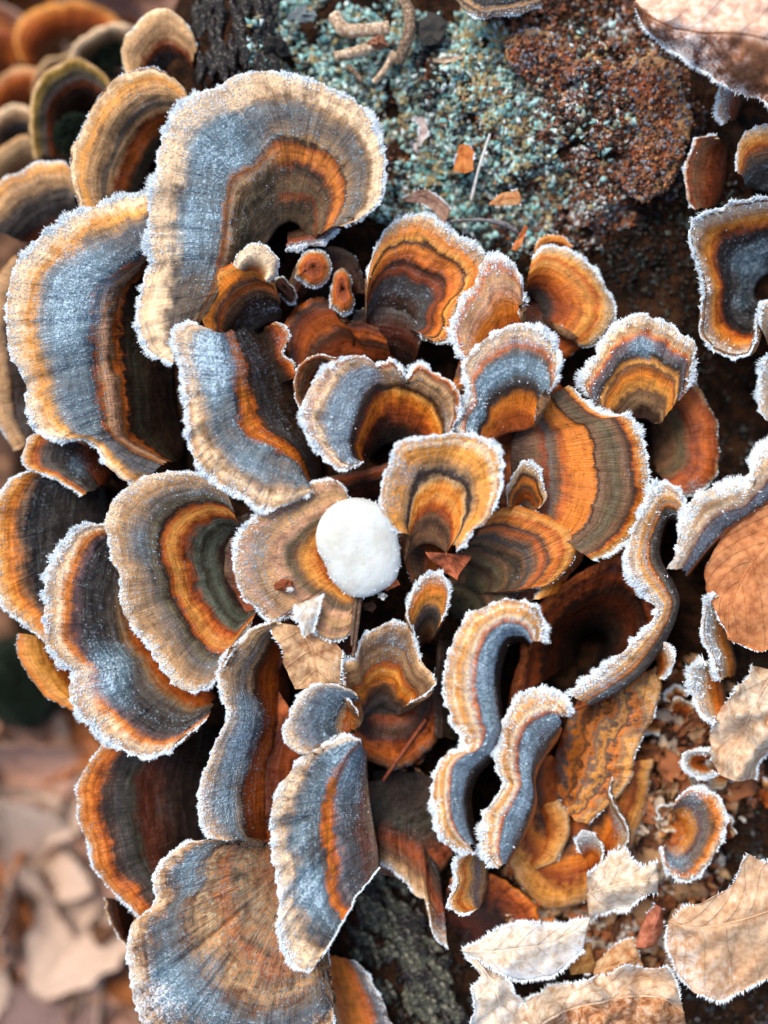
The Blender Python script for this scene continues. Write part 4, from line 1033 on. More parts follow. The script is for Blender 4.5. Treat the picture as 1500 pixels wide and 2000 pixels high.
cap('frost-rimmed bracket edge at the border right of the black gap',
    [(1540,680),(1500,692),(1484,720),(1480,760),(1486,800),(1504,826)], [(1560,700),(1556,720),(1554,745),(1554,770),(1556,795),(1560,815)],
    '0 brown,.6 tan,1 cream', h=(-80, 24), frost='heavy', fringe=(14, 1.6, .15))
cap('slanting white-frilled bracket with blue lower flank over the russet leaf',
    [(1560,860),(1510,868),(1480,880),(1470,905),(1464,934),(1402,950),(1352,975),(1336,1010),(1320,1060),(1304,1112)],
    [(1560,930),(1530,958),(1506,978),(1484,994),(1460,1010),(1434,1028),(1408,1048),(1386,1070),(1366,1094),(1346,1120)],
    '0 dorange,.06 dgrey,.16 steel,.3 lilac,.36 mauve,.42 pink,.52 cream,.64 tan,.8 cream,1 cream', h=(26, 62), frost='0 .1,.14 .5,.3 .5,.38 .2,.5 .3,.7 .35,1 1.1', fringe=(15, 2.4, .35), wrinkle=10, wob=5, bulge=22)
cap('narrow frosted bracket edge standing left of the russet leaf',
    [(1398,1160),(1384,1164),(1371,1200),(1370,1242),(1390,1284),(1395,1310),(1402,1328)], [(1416,1170),(1422,1196),(1424,1222),(1426,1250),(1434,1280),(1438,1304),(1434,1324)],
    '0 brown,.3 orange,.5 tan,1 cream', h=(-70, 20), frost='0 0,.4 .1,.6 .5,1 1', fringe=(14, 2.4, .4))
cap('stubby frosted bracket with orange side above the crumpled pale leaf',
    [(1370,1288),(1356,1296),(1346,1322),(1356,1362),(1372,1400),(1394,1412)], [(1400,1300),(1410,1322),(1416,1344),(1420,1366),(1420,1386),(1414,1404)],
    '0 brown,.2 dorange,.4 orange,.55 tan,1 cream', h=(-70, 6), frost='0 0,.4 .1,.6 .4,1 1', fringe=(14, 2.4, .4))
cap('small frosted cup bracket with an orange hollow beside the crumpled pale leaf',
    [(1390,1466),(1360,1466),(1336,1474),(1334,1494),(1350,1512),(1376,1520),(1402,1512)], [(1380,1486),(1372,1485),(1366,1486),(1362,1489),(1366,1492),(1374,1494),(1382,1494)],
    '0 orange,.35 dorange,.55 tan,1 ivory', h=(-70, -20), frost='0 0,.5 .2,.7 .6,1 1', fringe=(10, 1.4, .2))
cap('torn orange bracket with white tips right of the pale crumpled leaves',
    [(1318,1566),(1342,1546),(1372,1538),(1400,1558),(1416,1610),(1402,1660),(1372,1700),(1340,1722),(1306,1702),(1290,1656)],
    [(1312,1600),(1312,1604),(1312,1608),(1312,1613),(1312,1618),(1312,1623),(1311,1628),(1310,1633),(1309,1638),(1308,1642)],
    '0 rust,.2 orange,.36 amber,.5 mauve,.62 grey,.74 brown,.86 orange,1 cream', h=(-110, -28), frost='0 0,.8 .04,.95 .25,1 .7', blobs=[(1350,1550,40,.6),(1315,1690,40,.6)], fringe=(12, 1.4, .12), bulge=24, mottle=1.6)
# decayed, mossy brackets and dim ones
def decayed(label, rim, base, h):
    t = cap(label, rim, base, '0 choc,.3 rust,.55 brown,.75 rust,.92 buff,1 tan', h=h, frost='0 .1,.5 .12,1 .15', fringe=(5, .8, .3), mottle=2.5, wrinkle=10, amp=2.5, gloss=.6, bulge=16, grains=.3)
    co = np.array([v.co for v in t.children[0].data.vertices])
    rng = np.random.default_rng(len(label))
    k = len(co) // 2
    P = co[rng.integers(0, len(co), k)] + rng.normal(size=(k, 3)) * 3 * S + (0, 0, 2 * S)
    V = OCT_V[None] * (1 + .3 * rng.normal(size=(k, 7, 1))) * ((2.5 + 4.5 * rng.random(k) ** 2) * S)[:, None, None] + P[:, None]
    c = np.array([lin(p) for p in BRN])[np.minimum(rng.integers(0, 9, k), 6)] * (1 + .2 * rng.normal(size=(k, 1))); c[:, 3] = 1
    link('crumbs', mesh_from('crumbs', V.reshape(-1, 3), (OCT_F[None] + (np.arange(k) * 7)[:, None, None]).reshape(-1, 3), LICH, tint=np.repeat(c, 7, 0)), t, kind='stuff')
decayed('largest decayed rust-brown bracket in the brown crust, right lobe with buff edge',
    [(1200,140),(1224,116),(1262,105),(1310,130),(1340,188),(1352,242),(1338,302),(1304,362),(1260,400)], [(1140,300),(1150,292),(1160,288),(1170,288),(1178,292),(1184,300),(1186,310),(1184,320),(1178,330)], (-110, -62))
decayed('decayed brown bracket lobe between the teal lichen and the brown crust',
    [(985,110),(995,78),(1022,60),(1062,60),(1108,82),(1130,118),(1132,150)], [(1040,170),(1046,166),(1052,164),(1058,164),(1064,166),(1068,170),(1070,176)], (-110, -70))
decayed('small decayed bracket lobe at the top of the brown crust',
    [(1122,140),(1140,116),(1172,108),(1204,128),(1212,164)], [(1150,180),(1156,178),(1162,178),(1168,180),(1172,184)], (-105, -66))
cap('dark bracket with a frosted double lip at the top edge above the lichen',
    [(880,-10),(894,6),(912,20),(944,34),(984,34),(1034,22),(1060,8)], [(900,-50),(920,-52),(940,-54),(960,-55),(980,-54),(1000,-52),(1020,-50)],
    '0 black,.5 dgrey,.7 black,.8 tan,.86 dgrey,.94 tan,1 cream', h=(-40, -20), frost='0 .05,.6 .1,.8 .3,.95 .6,1 1', fringe=(11, 1.3, .08))
cap('torn dark brown bracket with frayed pale edge beside the bark strip',
    [(744,1690),(772,1702),(792,1716),(806,1740),(826,1752),(838,1790),(850,1830),(874,1848)], [(730,1500),(748,1496),(768,1494),(788,1496),(806,1506),(822,1524),(836,1560),(848,1610)],
    '0 black,.2 choc,.4 dgrey,.55 dbrown,.7 rust,.84 brown,.93 tan,1 cream', h=(-120, -40), frost='0 .05,.3 .12,.6 .12,.9 .15,1 .5', fringe=(10, .9, .03), wob=9, wrinkle=7, blobs=[(860,1830,40,.5)])
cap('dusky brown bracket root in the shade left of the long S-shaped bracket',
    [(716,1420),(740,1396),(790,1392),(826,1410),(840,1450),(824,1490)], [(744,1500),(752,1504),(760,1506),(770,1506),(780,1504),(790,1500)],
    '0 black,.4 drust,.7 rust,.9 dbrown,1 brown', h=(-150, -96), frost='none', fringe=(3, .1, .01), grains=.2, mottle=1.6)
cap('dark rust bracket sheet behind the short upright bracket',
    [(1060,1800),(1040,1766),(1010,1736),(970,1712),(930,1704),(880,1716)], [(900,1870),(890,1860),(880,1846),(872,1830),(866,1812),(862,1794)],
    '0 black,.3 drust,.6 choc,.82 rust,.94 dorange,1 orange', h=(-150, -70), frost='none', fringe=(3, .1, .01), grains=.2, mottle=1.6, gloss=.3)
cap('smooth orange-brown bracket flake with white right edge at the foot of the bark strip',
    [(690,1876),(716,1900),(740,1940),(756,1980),(776,2020),(800,2060)], [(636,1860),(638,1890),(642,1925),(650,1965),(660,2010),(672,2060)],
    '0 tan,.12 dorange,.4 orange,.65 dorange,.8 grey,.9 lilac,1 cream', h=(-110, -60), frost='0 0,.7 .1,.85 .5,1 .8', fringe=(8, 1, .05), gloss=.3)
cap('rust bracket scrap under the second S-shaped bracket',
    [(1090,1560),(1110,1590),(1108,1640),(1086,1680),(1050,1700)], [(1030,1590),(1028,1610),(1026,1630),(1022,1650),(1018,1670)],
    '0 rust,.5 dorange,.8 amber,1 sand', h=(-110, -60), frost='trace', fringe=(4, .3, .03), mottle=1.8)
cap('dim ringed orange bracket low on the wood right of the short upright bracket',
    [(990,1690),(1020,1672),(1060,1682),(1082,1712),(1080,1750),(1056,1776)], [(1010,1744),(1012,1742),(1015,1741),(1018,1742),(1020,1744),(1021,1748)],
    '0 choc,.3 rust,.5 dbrown,.7 dorange,.85 rust,1 amber', h=(-130, -84), frost='trace', fringe=(4, .3, .03), mottle=1.5)
cap('orange curled bracket scrap with white tip above the white leaf scrap',
    [(1130,1660),(1124,1636),(1140,1620),(1160,1632),(1176,1660),(1172,1692)], [(1150,1690),(1154,1690),(1158,1690),(1162,1690),(1166,1690),(1170,1692)],
    '0 dorange,.5 orange,.75 tan,1 ivory', h=(-110, -30), frost='light', fringe=(11, 1.4, .15), blobs=[(1140,1630,40,.7)])
cap('tall thin orange bracket scrap with pale crest standing in the leaf crumbs',
    [(1196,1520),(1190,1550),(1210,1580),(1226,1610),(1228,1640),(1210,1664),(1180,1690)], [(1170,1560),(1172,1580),(1174,1600),(1176,1620),(1176,1640),(1172,1660),(1164,1680)],
    '0 rust,.5 orange,.8 sand,1 ivory', h=(-130, -20), frost='light', fringe=(9, 1.2, .12), blobs=[(1226,1600,50,.6)])
cap('buff bracket with ragged amber rim at the bark in the upper left',
    [(246,142),(238,104),(255,62),(280,28),(312,15),(346,30),(374,60),(386,90)], [(310,172),(318,166),(326,162),(334,158),(342,156),(350,156),(358,158),(366,162)],
    '0 black,.25 dgrey,.4 choc,.5 rust,.6 tan,.75 buff,.88 tan,.95 sand,1 cream', h=(-180, -95), frost='0 0,.4 .1,.8 .06,1 .15', fringe=(5, .5, .03), wob=6, bulge=26)
cap('dull tan bracket with grey band and rusty inner line, upper left of the giant',
    [(158,420),(146,380),(139,330),(142,292),(156,258),(180,206),(216,165),(258,136),(296,132),(336,150),(360,175),(372,200)],
    [(262,420),(266,400),(272,380),(280,360),(288,340),(297,320),(306,302),(316,284),(326,268),(336,254),(346,244),(356,236)],
    '0 choc,.12 dolive,.24 dorange,.33 rust,.4 tan,.5 grey,.6 buff,.72 tan,.84 amber,.93 sand,.97 cream,1 brown', h=(-130, -38), frost='0 0,.35 .1,.7 .05,.94 .16,1 .4', fringe=(5, .6, .02), bulge=24, blobs=[(270,200,25,.3)])
cap('yellow-rimmed bracket arch beside dark green moss in the upper left',
    [(70,310),(62,272),(60,236),(58,194),(80,152),(116,122),(160,115),(200,138),(222,170)], [(150,290),(150,276),(152,262),(156,250),(162,240),(170,234),(180,230),(192,230),(204,234)],
    '0 black,.3 choc,.5 dbrown,.6 rust,.68 grey,.8 olive,.92 yellow,1 sand', h=(-330, -200), frost='none', fringe=(4, .3, .03), grains=0, wob=5)
cap('grey-brown bracket with tan margin left of the dull tan bracket',
    [(-60,420),(-30,385),(0,354),(40,334),(88,315),(124,312),(146,336)], [(70,490),(84,482),(98,474),(112,466),(126,458),(140,450),(154,442)],
    '0 choc,.15 rust,.3 dgrey,.55 grey,.68 buff,.8 tan,.92 amber,1 cream', h=(-200, -110), frost='light', fringe=(4, .4, .02), grains=.1, bulge=22)
FAR = 'out-of-focus brackets low on the stump side'
for lb, r_, b_, st, hh in [
    ('blurred buff bracket low on the stump side under the yellow-rimmed arch', [(-30,350),(-10,300),(20,272),(52,262),(78,282)], [(40,360),(50,355),(60,350),(70,346),(80,344)], '0 choc,.4 buff,.8 sand,1 tan', (-420, -320)),
    ('blurred grey-hearted pale bracket low on the stump side', [(-30,270),(-10,230),(24,205),(58,210),(76,240)], [(30,290),(40,285),(50,282),(60,280),(70,280)], '0 black,.5 bgrey,.75 buff,1 cream', (-460, -370)),
    ('blurred cream-edged bracket nearest the bark on the stump side', [(130,120),(150,84),(184,60),(224,46),(262,48)], [(190,140),(200,132),(212,126),(226,122),(242,120)], '0 dolive,.4 grey,.7 buff,.88 cream,1 cream', (-470, -360)),
    ('blurred big orange bracket at the stump foot in the upper left corner', [(40,120),(28,80),(40,42),(80,14),(140,2),(200,16),(240,44)], [(110,150),(116,140),(124,132),(134,126),(146,122),(158,120),(170,120)], '0 drust,.4 brown,.6 rust,.85 dorange,1 amber', (-640, -520)),
    ('blurred brown bracket beside the leaf mould in the upper left', [(-40,210),(-20,170),(10,140),(50,128),(90,140),(116,170)], [(40,240),(50,234),(60,230),(70,228),(80,228),(90,230)], '0 drust,.5 rust,.8 dorange,1 tan', (-560, -450)),
    ('blurred dull orange bracket behind the cream-edged one', [(60,180),(70,140),(100,112),(140,104),(176,120)], [(110,200),(118,196),(126,194),(134,194),(142,196)], '0 drust,.5 dorange,.8 brown,1 sand', (-560, -440)),
    ('blurred reddish bracket at the left border of the upper left corner', [(-60,140),(-50,90),(-20,60),(20,60),(40,90)], [(-20,160),(-10,155),(0,152),(10,152),(20,154)], '0 drust,.5 dorange,1 rust', (-660, -540))]:
    cap(lb, r_, b_, st, h=hh, frost='none', fringe=(3, 0, .02), grains=0, group=FAR, bulge=18)

cap('frosted ragged lip under the right lobe of the largest bracket', [(560,486),(585,480),(612,476),(640,466),(662,448)], [(566,452),(584,446),(600,440),(618,436),(640,432)],
    '0 choc,.4 dbrown,.7 rust,.9 grey,1 cream', h=(-40, -8), frost='0 0,.5 .2,.8 .6,1 1.1', fringe=(12, 1.8, .2), wob=7)
cap('pinkish torn bracket fragment with white specks at the rim of the dark pit', [(1160,1078),(1176,1062),(1204,1064),(1226,1054),(1236,1072)], [(1172,1096),(1184,1092),(1198,1090),(1212,1090),(1224,1092)],
    '0 rust,.5 dorange,.8 pink,1 cream', h=(-60, 2), frost='light', fringe=(8, 1.2, .2), wob=6)

cap('russet neck of bracket filling the gap between the white ball and the honey bracket', [(782,1016),(784,1060),(792,1106),(806,1146)], [(888,1066),(878,1092),(868,1118),(856,1142)],
    '0 rust,.3 dorange,.6 dbrown,.8 brown,1 dorange', h=(-60, 4), frost='trace', fringe=(3, .2, .02), gloss=.3, grains=.4)

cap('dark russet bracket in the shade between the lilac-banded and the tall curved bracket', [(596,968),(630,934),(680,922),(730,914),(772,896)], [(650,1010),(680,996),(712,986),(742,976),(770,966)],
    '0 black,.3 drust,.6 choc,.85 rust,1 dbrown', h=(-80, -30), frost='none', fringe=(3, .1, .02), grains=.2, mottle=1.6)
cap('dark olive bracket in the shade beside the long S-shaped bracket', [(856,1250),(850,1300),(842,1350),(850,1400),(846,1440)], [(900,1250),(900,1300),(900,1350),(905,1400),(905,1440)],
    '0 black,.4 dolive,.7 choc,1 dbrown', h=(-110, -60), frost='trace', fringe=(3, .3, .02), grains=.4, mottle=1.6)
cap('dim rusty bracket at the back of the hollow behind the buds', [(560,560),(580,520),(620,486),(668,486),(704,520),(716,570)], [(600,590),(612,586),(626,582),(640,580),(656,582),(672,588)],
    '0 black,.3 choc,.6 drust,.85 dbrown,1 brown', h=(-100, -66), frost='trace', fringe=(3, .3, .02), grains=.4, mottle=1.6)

# the older layer the rosette grows from: broad dim brackets fused under the bright ones
OLD = 'broad older brackets fused under the rosette'
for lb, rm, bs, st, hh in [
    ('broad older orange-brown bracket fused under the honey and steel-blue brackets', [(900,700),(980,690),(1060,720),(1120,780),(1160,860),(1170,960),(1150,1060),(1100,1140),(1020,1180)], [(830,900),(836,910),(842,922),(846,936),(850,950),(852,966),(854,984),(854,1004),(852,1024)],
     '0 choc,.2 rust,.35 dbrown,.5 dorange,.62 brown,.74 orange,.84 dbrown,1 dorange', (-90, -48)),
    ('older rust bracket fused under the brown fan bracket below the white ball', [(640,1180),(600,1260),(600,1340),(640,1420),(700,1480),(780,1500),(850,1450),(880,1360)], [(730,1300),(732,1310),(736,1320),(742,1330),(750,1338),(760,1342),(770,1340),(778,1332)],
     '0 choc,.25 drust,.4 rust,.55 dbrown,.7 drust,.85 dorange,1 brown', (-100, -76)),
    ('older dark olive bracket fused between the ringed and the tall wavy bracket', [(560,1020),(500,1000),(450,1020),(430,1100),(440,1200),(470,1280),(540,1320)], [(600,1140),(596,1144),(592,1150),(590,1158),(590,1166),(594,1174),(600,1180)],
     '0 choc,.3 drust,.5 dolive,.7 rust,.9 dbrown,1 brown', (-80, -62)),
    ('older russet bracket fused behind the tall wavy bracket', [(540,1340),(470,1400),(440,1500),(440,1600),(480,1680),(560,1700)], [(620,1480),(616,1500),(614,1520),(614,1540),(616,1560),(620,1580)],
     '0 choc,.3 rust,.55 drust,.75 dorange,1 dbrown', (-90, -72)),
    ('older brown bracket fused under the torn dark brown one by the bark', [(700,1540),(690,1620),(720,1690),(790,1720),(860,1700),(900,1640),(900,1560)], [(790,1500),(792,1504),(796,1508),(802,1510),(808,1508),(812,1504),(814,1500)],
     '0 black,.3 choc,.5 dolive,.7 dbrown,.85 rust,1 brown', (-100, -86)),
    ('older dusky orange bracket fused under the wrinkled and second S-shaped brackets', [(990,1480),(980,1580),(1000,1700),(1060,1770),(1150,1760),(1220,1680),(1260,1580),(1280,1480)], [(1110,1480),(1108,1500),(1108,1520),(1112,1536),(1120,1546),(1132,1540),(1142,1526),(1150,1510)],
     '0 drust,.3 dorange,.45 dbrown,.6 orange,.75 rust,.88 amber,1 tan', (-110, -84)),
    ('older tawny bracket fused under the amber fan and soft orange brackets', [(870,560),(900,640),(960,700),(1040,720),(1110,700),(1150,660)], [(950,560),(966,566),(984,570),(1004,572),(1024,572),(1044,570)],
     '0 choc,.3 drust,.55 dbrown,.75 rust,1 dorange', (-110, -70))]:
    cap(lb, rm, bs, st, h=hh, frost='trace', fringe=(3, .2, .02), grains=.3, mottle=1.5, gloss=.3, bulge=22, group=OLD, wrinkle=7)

RAG = 'ragged orange bracket scraps in the litter'
rng_ = np.random.default_rng(404)
for i_ in range(18):
    zx, zy, zw, zh = [(1290, 1450, 120, 110), (1250, 1620, 90, 90), (1130, 1820, 150, 50), (1240, 1860, 90, 50), (1440, 1560, 70, 90)][rng_.choice(5, p=[.34, .24, .16, .12, .14])]
    x_ = zx + zw * rng_.uniform(-1, 1); y_ = zy + zh * rng_.uniform(-1, 1)
    r_ = rng_.uniform(20, 46); a0 = rng_.random() * 6.28
    aa = a0 + np.linspace(-1.25, 1.25, 7)
    rm_ = [(x_ + r_ * math.cos(t) * rng_.uniform(.75, 1.2), y_ + r_ * math.sin(t) * rng_.uniform(.75, 1.2)) for t in aa]
    bs_ = [(x_ - .35 * r_ * math.cos(a0) + .12 * r_ * math.cos(t), y_ - .35 * r_ * math.sin(a0) + .12 * r_ * math.sin(t)) for t in aa]
    h0 = float(stump_h(x_, y_))
    cap('ragged orange bracket scrap with pale rim among the leaf litter at the right', rm_, bs_, ['0 drust,.3 dorange,.55 brown,.75 amber,1 cream', '0 rust,.4 orange,.7 sand,1 ivory', '0 choc,.3 rust,.6 dorange,.85 tan,1 cream'][i_ % 3],
        h=(h0 + 10, h0 + rng_.uniform(35, 75)), frost='light', fringe=(9, 1.2, .1), wob=9, wrinkle=8, mottle=1.8, bulge=8, grains=.3, group=RAG, th=6)
# ------------------------------------------------------------------ white ball in the middle
def polar_ball(label, cx, cy, outline, hmid, hup, hdn, mat, name, cat, parts=True):
    o = np.array(outline, float) - (cx, cy)
    a = np.arctan2(o[:, 1], o[:, 0]); r = np.hypot(o[:, 0], o[:, 1])
    k = np.argsort(a); a, r = a[k], r[k]
    a = np.concatenate([a[-3:] - 2 * math.pi, a, a[:3] + 2 * math.pi]); r = np.concatenate([r[-3:], r, r[:3]])
    n = 96; th = np.linspace(-math.pi, math.pi, n, endpoint=False)
    R = .6 * np.interp(th, a, r) + .4 * spline(a, r, th)[:, 0]
    R = (R + np.roll(R, 1) + np.roll(R, -1)) / 3
    m = 40; ph = np.linspace(0.0005, math.pi - .0005, m)
    x = cx + (R * np.cos(th))[:, None] * np.sin(ph)[None] ** .6
    y = cy + (R * np.sin(th))[:, None] * np.sin(ph)[None] ** .6
    c = np.cos(ph)[None] * np.ones((n, 1))
    hgt = hmid + np.where(c > 0, hup * np.abs(c) ** 1.1, -hdn * np.abs(c))
    hgt = hgt + 1.6 * fbm(x / 60, y / 60, 77, 2) + .5 * vnoise(x / 9, y / 9, 78)
    P = np.stack([x, y, hgt], -1)
    W = world(P); org = W.reshape(-1, 3).mean(0); W -= org
    A = np.arange(n * m).reshape(n, m); B = np.roll(A, -1, 0)
    F = np.stack([A[:, :-1], B[:, :-1], B[:, 1:], A[:, 1:]], -1).reshape(-1, 4)
    F = np.concatenate([F[:, [0, 1, 2]], F[:, [0, 2, 3]]])
    me = mesh_from(name, W.reshape(-1, 3), F[:, ::-1], mat)
    t = thing(name, label, cat, tuple(org), me=me)
    rng = np.random.default_rng(5)
    N = grid_normals(np.concatenate([W, W[:1]]))[:-1]
    if (N * W).sum() < 0: N = -N
    q = 260
    i = rng.integers(0, n, q); j = rng.integers(m // 2 - 9, m // 2 + 4, q)
    keep = rng.random(q) < np.clip(.35 + vnoise(i / 9, 0 * i, 4) * 1.5, .05, 1)
    i, j = i[keep], j[keep]
    vx, fx = needles(W[i, j], N[i, j] + rng.normal(size=(len(i), 3)) * .5, (2 + 4 * rng.random(len(i))) * S, (1 + rng.random(len(i))) * S, rng)
    link('frost_fringe', mesh_from('frost_fringe', vx, fx, ice_material(), smooth=False), t, kind='stuff')
    return t
k = NT('white_skin')
obj = k.n('TexCoord').outputs['Object']
b1 = k.noise(obj, 1 / (45 * S), 3); f1 = k.noise(obj, 1 / (6 * S), 3, .7)
c = k.ramp(b1, [(.3, (192, 190, 176)), (.6, (212, 216, 210))])
c = k.mix(k.math('MULTIPLY', k.math('GREATER_THAN', f1, .72), .5), c, (.28, .2, .1, 1))
k.put(k.b.inputs['Base Color'], c)
k.b.inputs['Roughness'].default_value = .6
k.b.inputs['Subsurface Weight'].default_value = .15
k.b.inputs['Subsurface Scale'].default_value = 10 * S
k.bump(k.math('ADD', f1, k.math('MULTIPLY', k.noise(obj, 1 / (18 * S), 3, .6), 1.5)), .5, 3 * S)
polar_ball('smooth white egg-shaped puffball sitting in the middle of the rosette', 697, 1070,
           [(628,1010),(650,986),(690,972),(738,984),(764,1008),(778,1060),(780,1108),(772,1134),(748,1152),(716,1166),(690,1166),(656,1142),(636,1102),(617,1058)],
           82, 27, 50, k.m, 'puffball', 'puffball')
RUSTM = plain_material('rusty_crumb', (90, 42, 22), (200, 124, 74), 8, .8, c3=(150, 74, 40))
WHITEM = plain_material('frosted_scrap', (190, 186, 176), (232, 232, 226), 8, .7)
DARKM = plain_material('dark_scrap', (40, 28, 22), (120, 84, 60), 8, .8)
def crumb(label, x, y, h, r, mat, seed, name='debris_crumb', cat='debris', flat=.6, rot=0, group=None, frost=False):
    me = blob_mesh(name, seed, mat, .4, flat, sharp=1)
    o = thing(name, label, cat, tuple(world(np.array([x, y, h], float))), group, me)
    o.scale = (r * S,) * 3
    o.rotation_euler = (0.2, .1, rot)
    return o
crumb('rusty torn scrap clinging to the lower right of the white puffball', 762, 1140, 76, 15, RUSTM, 4)
crumb('white frosted crumb below the rusty scrap on the white puffball', 746, 1164, 66, 10, WHITEM, 5, flat=1.2)
crumb('reddish frosted crumb on the tan bracket left of the white puffball', 556, 1142, 72, 18, RUSTM, 6, flat=.4)
crumb('pale frost-coated crumb beside the reddish crumb on the tan bracket', 566, 1152, 76, 9, WHITEM, 7, flat=.5)
crumb('dark scrap in the gap behind the white puffball', 722, 1185, 20, 13, DARKM, 8)
NEED = plain_material('needle_skin', (74, 52, 40), (150, 118, 92), 6, .6, c3=(104, 78, 58))
tube_thing('pine_needle', 'longer brown pine needle under the white puffball', 'needle', [(704,1168,56),(698,1215,62),(690,1284,58)], 5, 3.4, NEED, .06)
tube_thing('pine_needle', 'shorter split brown pine needle under the white puffball', 'needle', [(696,1168,58),(691,1205,66),(687,1262,64)], 5, 2.6, NEED, .06)
tube_thing('pine_needle', 'rust-red pine needle lying in the shade left of the long S-shaped bracket', 'needle', [(832,1405,-60),(790,1465,-70),(748,1525,-62)], 4, 3.4, plain_material('needle_rust', (100, 44, 24), (170, 90, 56), 6, .6), .06)
tube_thing('grass_blade', 'thin pale dry stalk standing in the teal lichen', 'stalk', [(957,262,-66),(938,320,-74),(920,392,-92)], 2.6, 3.2, WHITEM, .1)
tube_thing('grass_blade', 'curved grey thread of stalk above the amber fan bracket', 'stalk', [(880,432,-70),(915,430,-56),(960,432,-50),(1000,446,-60),(1024,470,-80)], 4, 4, plain_material('thread', (84, 80, 80), (150, 146, 146), 6, .8), .3)
# twigs and scraps on the lichen
TW = plain_material('twig_bark', (110, 80, 58), (240, 226, 204), 9, .8, c3=(196, 168, 136))
TWD = plain_material('twig_dark', (70, 54, 42), (196, 172, 144), 7, .8, c3=(128, 104, 82))
for lb, p, r0, r1, m in [
    ('stubby pale birch-like twig lying on the lichen below the frosted double lip', [(652,30,-90),(672,58,-84),(712,60,-84),(760,56,-84)], 15, 17, TW),
    ('gnarled dark curled twig beside the stubby pale twig', [(786,-10,-90),(800,30,-76),(800,60,-70),(788,96,-78),(776,124,-92)], 13, 16, TWD),
    ('broken orange-ended twig under the stubby pale twig', [(654,112,-84),(690,104,-82),(730,92,-82)], 11, 15, TW),
    ('thin forked pale twig on the lichen pointing down', [(770,104,-86),(752,136,-86),(730,162,-96)], 8, 9, TW),
    ('short thin dark twig crossing the lichen below the broken twig', [(680,130,-90),(698,148,-92),(708,162,-96)], 7, 5, TWD)]:
    tube_thing('twig', lb, 'twig', p, r0, r1 * .8, m, .13, 7)
ORS = plain_material('orange_scrap', (150, 74, 28), (222, 150, 84), 9, .7, c3=(200, 104, 40))
crumb('pinkish rounded bark nub between the twigs on the lichen', 738, 84, -72, 20, plain_material('nub', (120, 70, 50), (200, 140, 104), 8, .8), 14)
crumb('dark square bark chip on the lichen beside the gnarled twig', 848, 62, -84, 32, plain_material('chip', (38, 36, 34), (92, 88, 80), 8, .85), 15, flat=.3, name='bark_chip', cat='bark')
crumb('hollow dark knot at the edge of the black bark', 540, 92, -92, 24, BARKD, 16, flat=.7, name='bark_chip', cat='bark')
crumb('grey-blue flake at the top of the lichen', 590, 30, -88, 24, plain_material('flake', (90, 100, 100), (160, 170, 168), 8, .8), 17, flat=.4, name='bark_chip', cat='bark')
def scrap(label, pts_a, mid, pts_b, mat_c1, mat_c2, h, frost=.3, name='leaf_scrap', fr=6):
    return leaf(label, pts_a, mid, pts_b, mat_c1, mat_c2, frost, h, 1, fr, name=name, wav=5, jagk=1.5)
scrap('bright orange scale standing in the teal lichen', [(892,284),(889,305),(886,334)], [(905,282),(904,308),(906,338)], [(918,284),(921,306),(926,332)], (190,96,36), (216,140,72), -78, .1)
scrap('pale beige seed scale on the lichen below the twigs', [(846,114),(868,108),(902,112)], [(846,118),(872,116),(904,114)], [(848,122),(876,126),(906,116)], (190,160,128), (224,200,170), -84, .1)
scrap('orange pointed scale beside the grey thread above the fan bracket', [(956,398),(980,378),(1010,368)], [(956,400),(984,390),(1018,386)], [(958,402),(986,402),(1016,398)], (196,120,66), (230,176,120), -70, .15)
scrap('small orange-red splinter left of the soft orange bracket', [(1002,488),(1010,464),(1022,442)], [(1006,490),(1016,466),(1027,440)], [(1011,490),(1021,468),(1031,444)], (180,84,36), (220,140,80), -60, .1)
scrap('curled fibrous brown scrap above the fan bracket', [(786,386),(820,370),(850,380),(880,410)], [(790,392),(822,384),(850,396),(874,426)], [(796,398),(822,398),(846,412),(866,440)], (110,76,60), (190,150,126), -66, .2)
scrap('pale rosy scale on the lichen right of the giant bracket', [(812,232),(818,250),(808,292)], [(822,228),(826,252),(811,296)], [(830,230),(834,254),(814,298)], (176,150,140), (214,200,190), -84, .3)
# little buds in the hollow
BUD = plain_material('bud_skin', (96, 42, 22), (190, 96, 44), 14, .5, c3=(140, 66, 32))
def bud(label, rim, base, hh, st='0 drust,.4 rust,.75 dorange,.92 tan,1 ivory'):
    cx = sum(p[0] for p in rim) / len(rim); cy = sum(p[1] for p in rim) / len(rim)
    rim = rim + [rim[0]]
    base = [(cx + 1.5 * math.cos(i_), cy + 1.5 * math.sin(i_)) for i_ in np.linspace(0, 6.28, len(rim))]
    cap(label, rim, base, st, h=(hh[1] + 4, hh[1] - 6), frost='0 0,.75 .05,.9 .35,1 .7', fringe=(7, 1.1, .12), bulge=12, gloss=.28, grains=.2, name='bracket_bud')
bud('round red-brown bracket bud with a frosted collar in the hollow', [(578,540),(582,512),(600,494),(624,492),(642,510),(640,542),(618,562)], [(604,536),(606,532),(609,530),(613,530),(616,532),(618,536),(618,541)], (-60, -6))
bud('oval orange bracket bud with a pale tip in the hollow', [(648,596),(646,556),(654,530),(668,522),(682,534),(688,564),(690,598),(676,612)], [(662,584),(663,580),(665,577),(667,576),(669,577),(671,580),(672,584),(672,588)], (-70, -22))
bud('small brown leaning bud beside the cream knob', [(534,566),(536,546),(550,540),(566,554),(578,576),(572,590)], [(548,578),(550,575),(552,573),(555,573),(558,575),(560,578)], (-70, -30), '0 choc,.5 drust,.85 dbrown,1 tan')

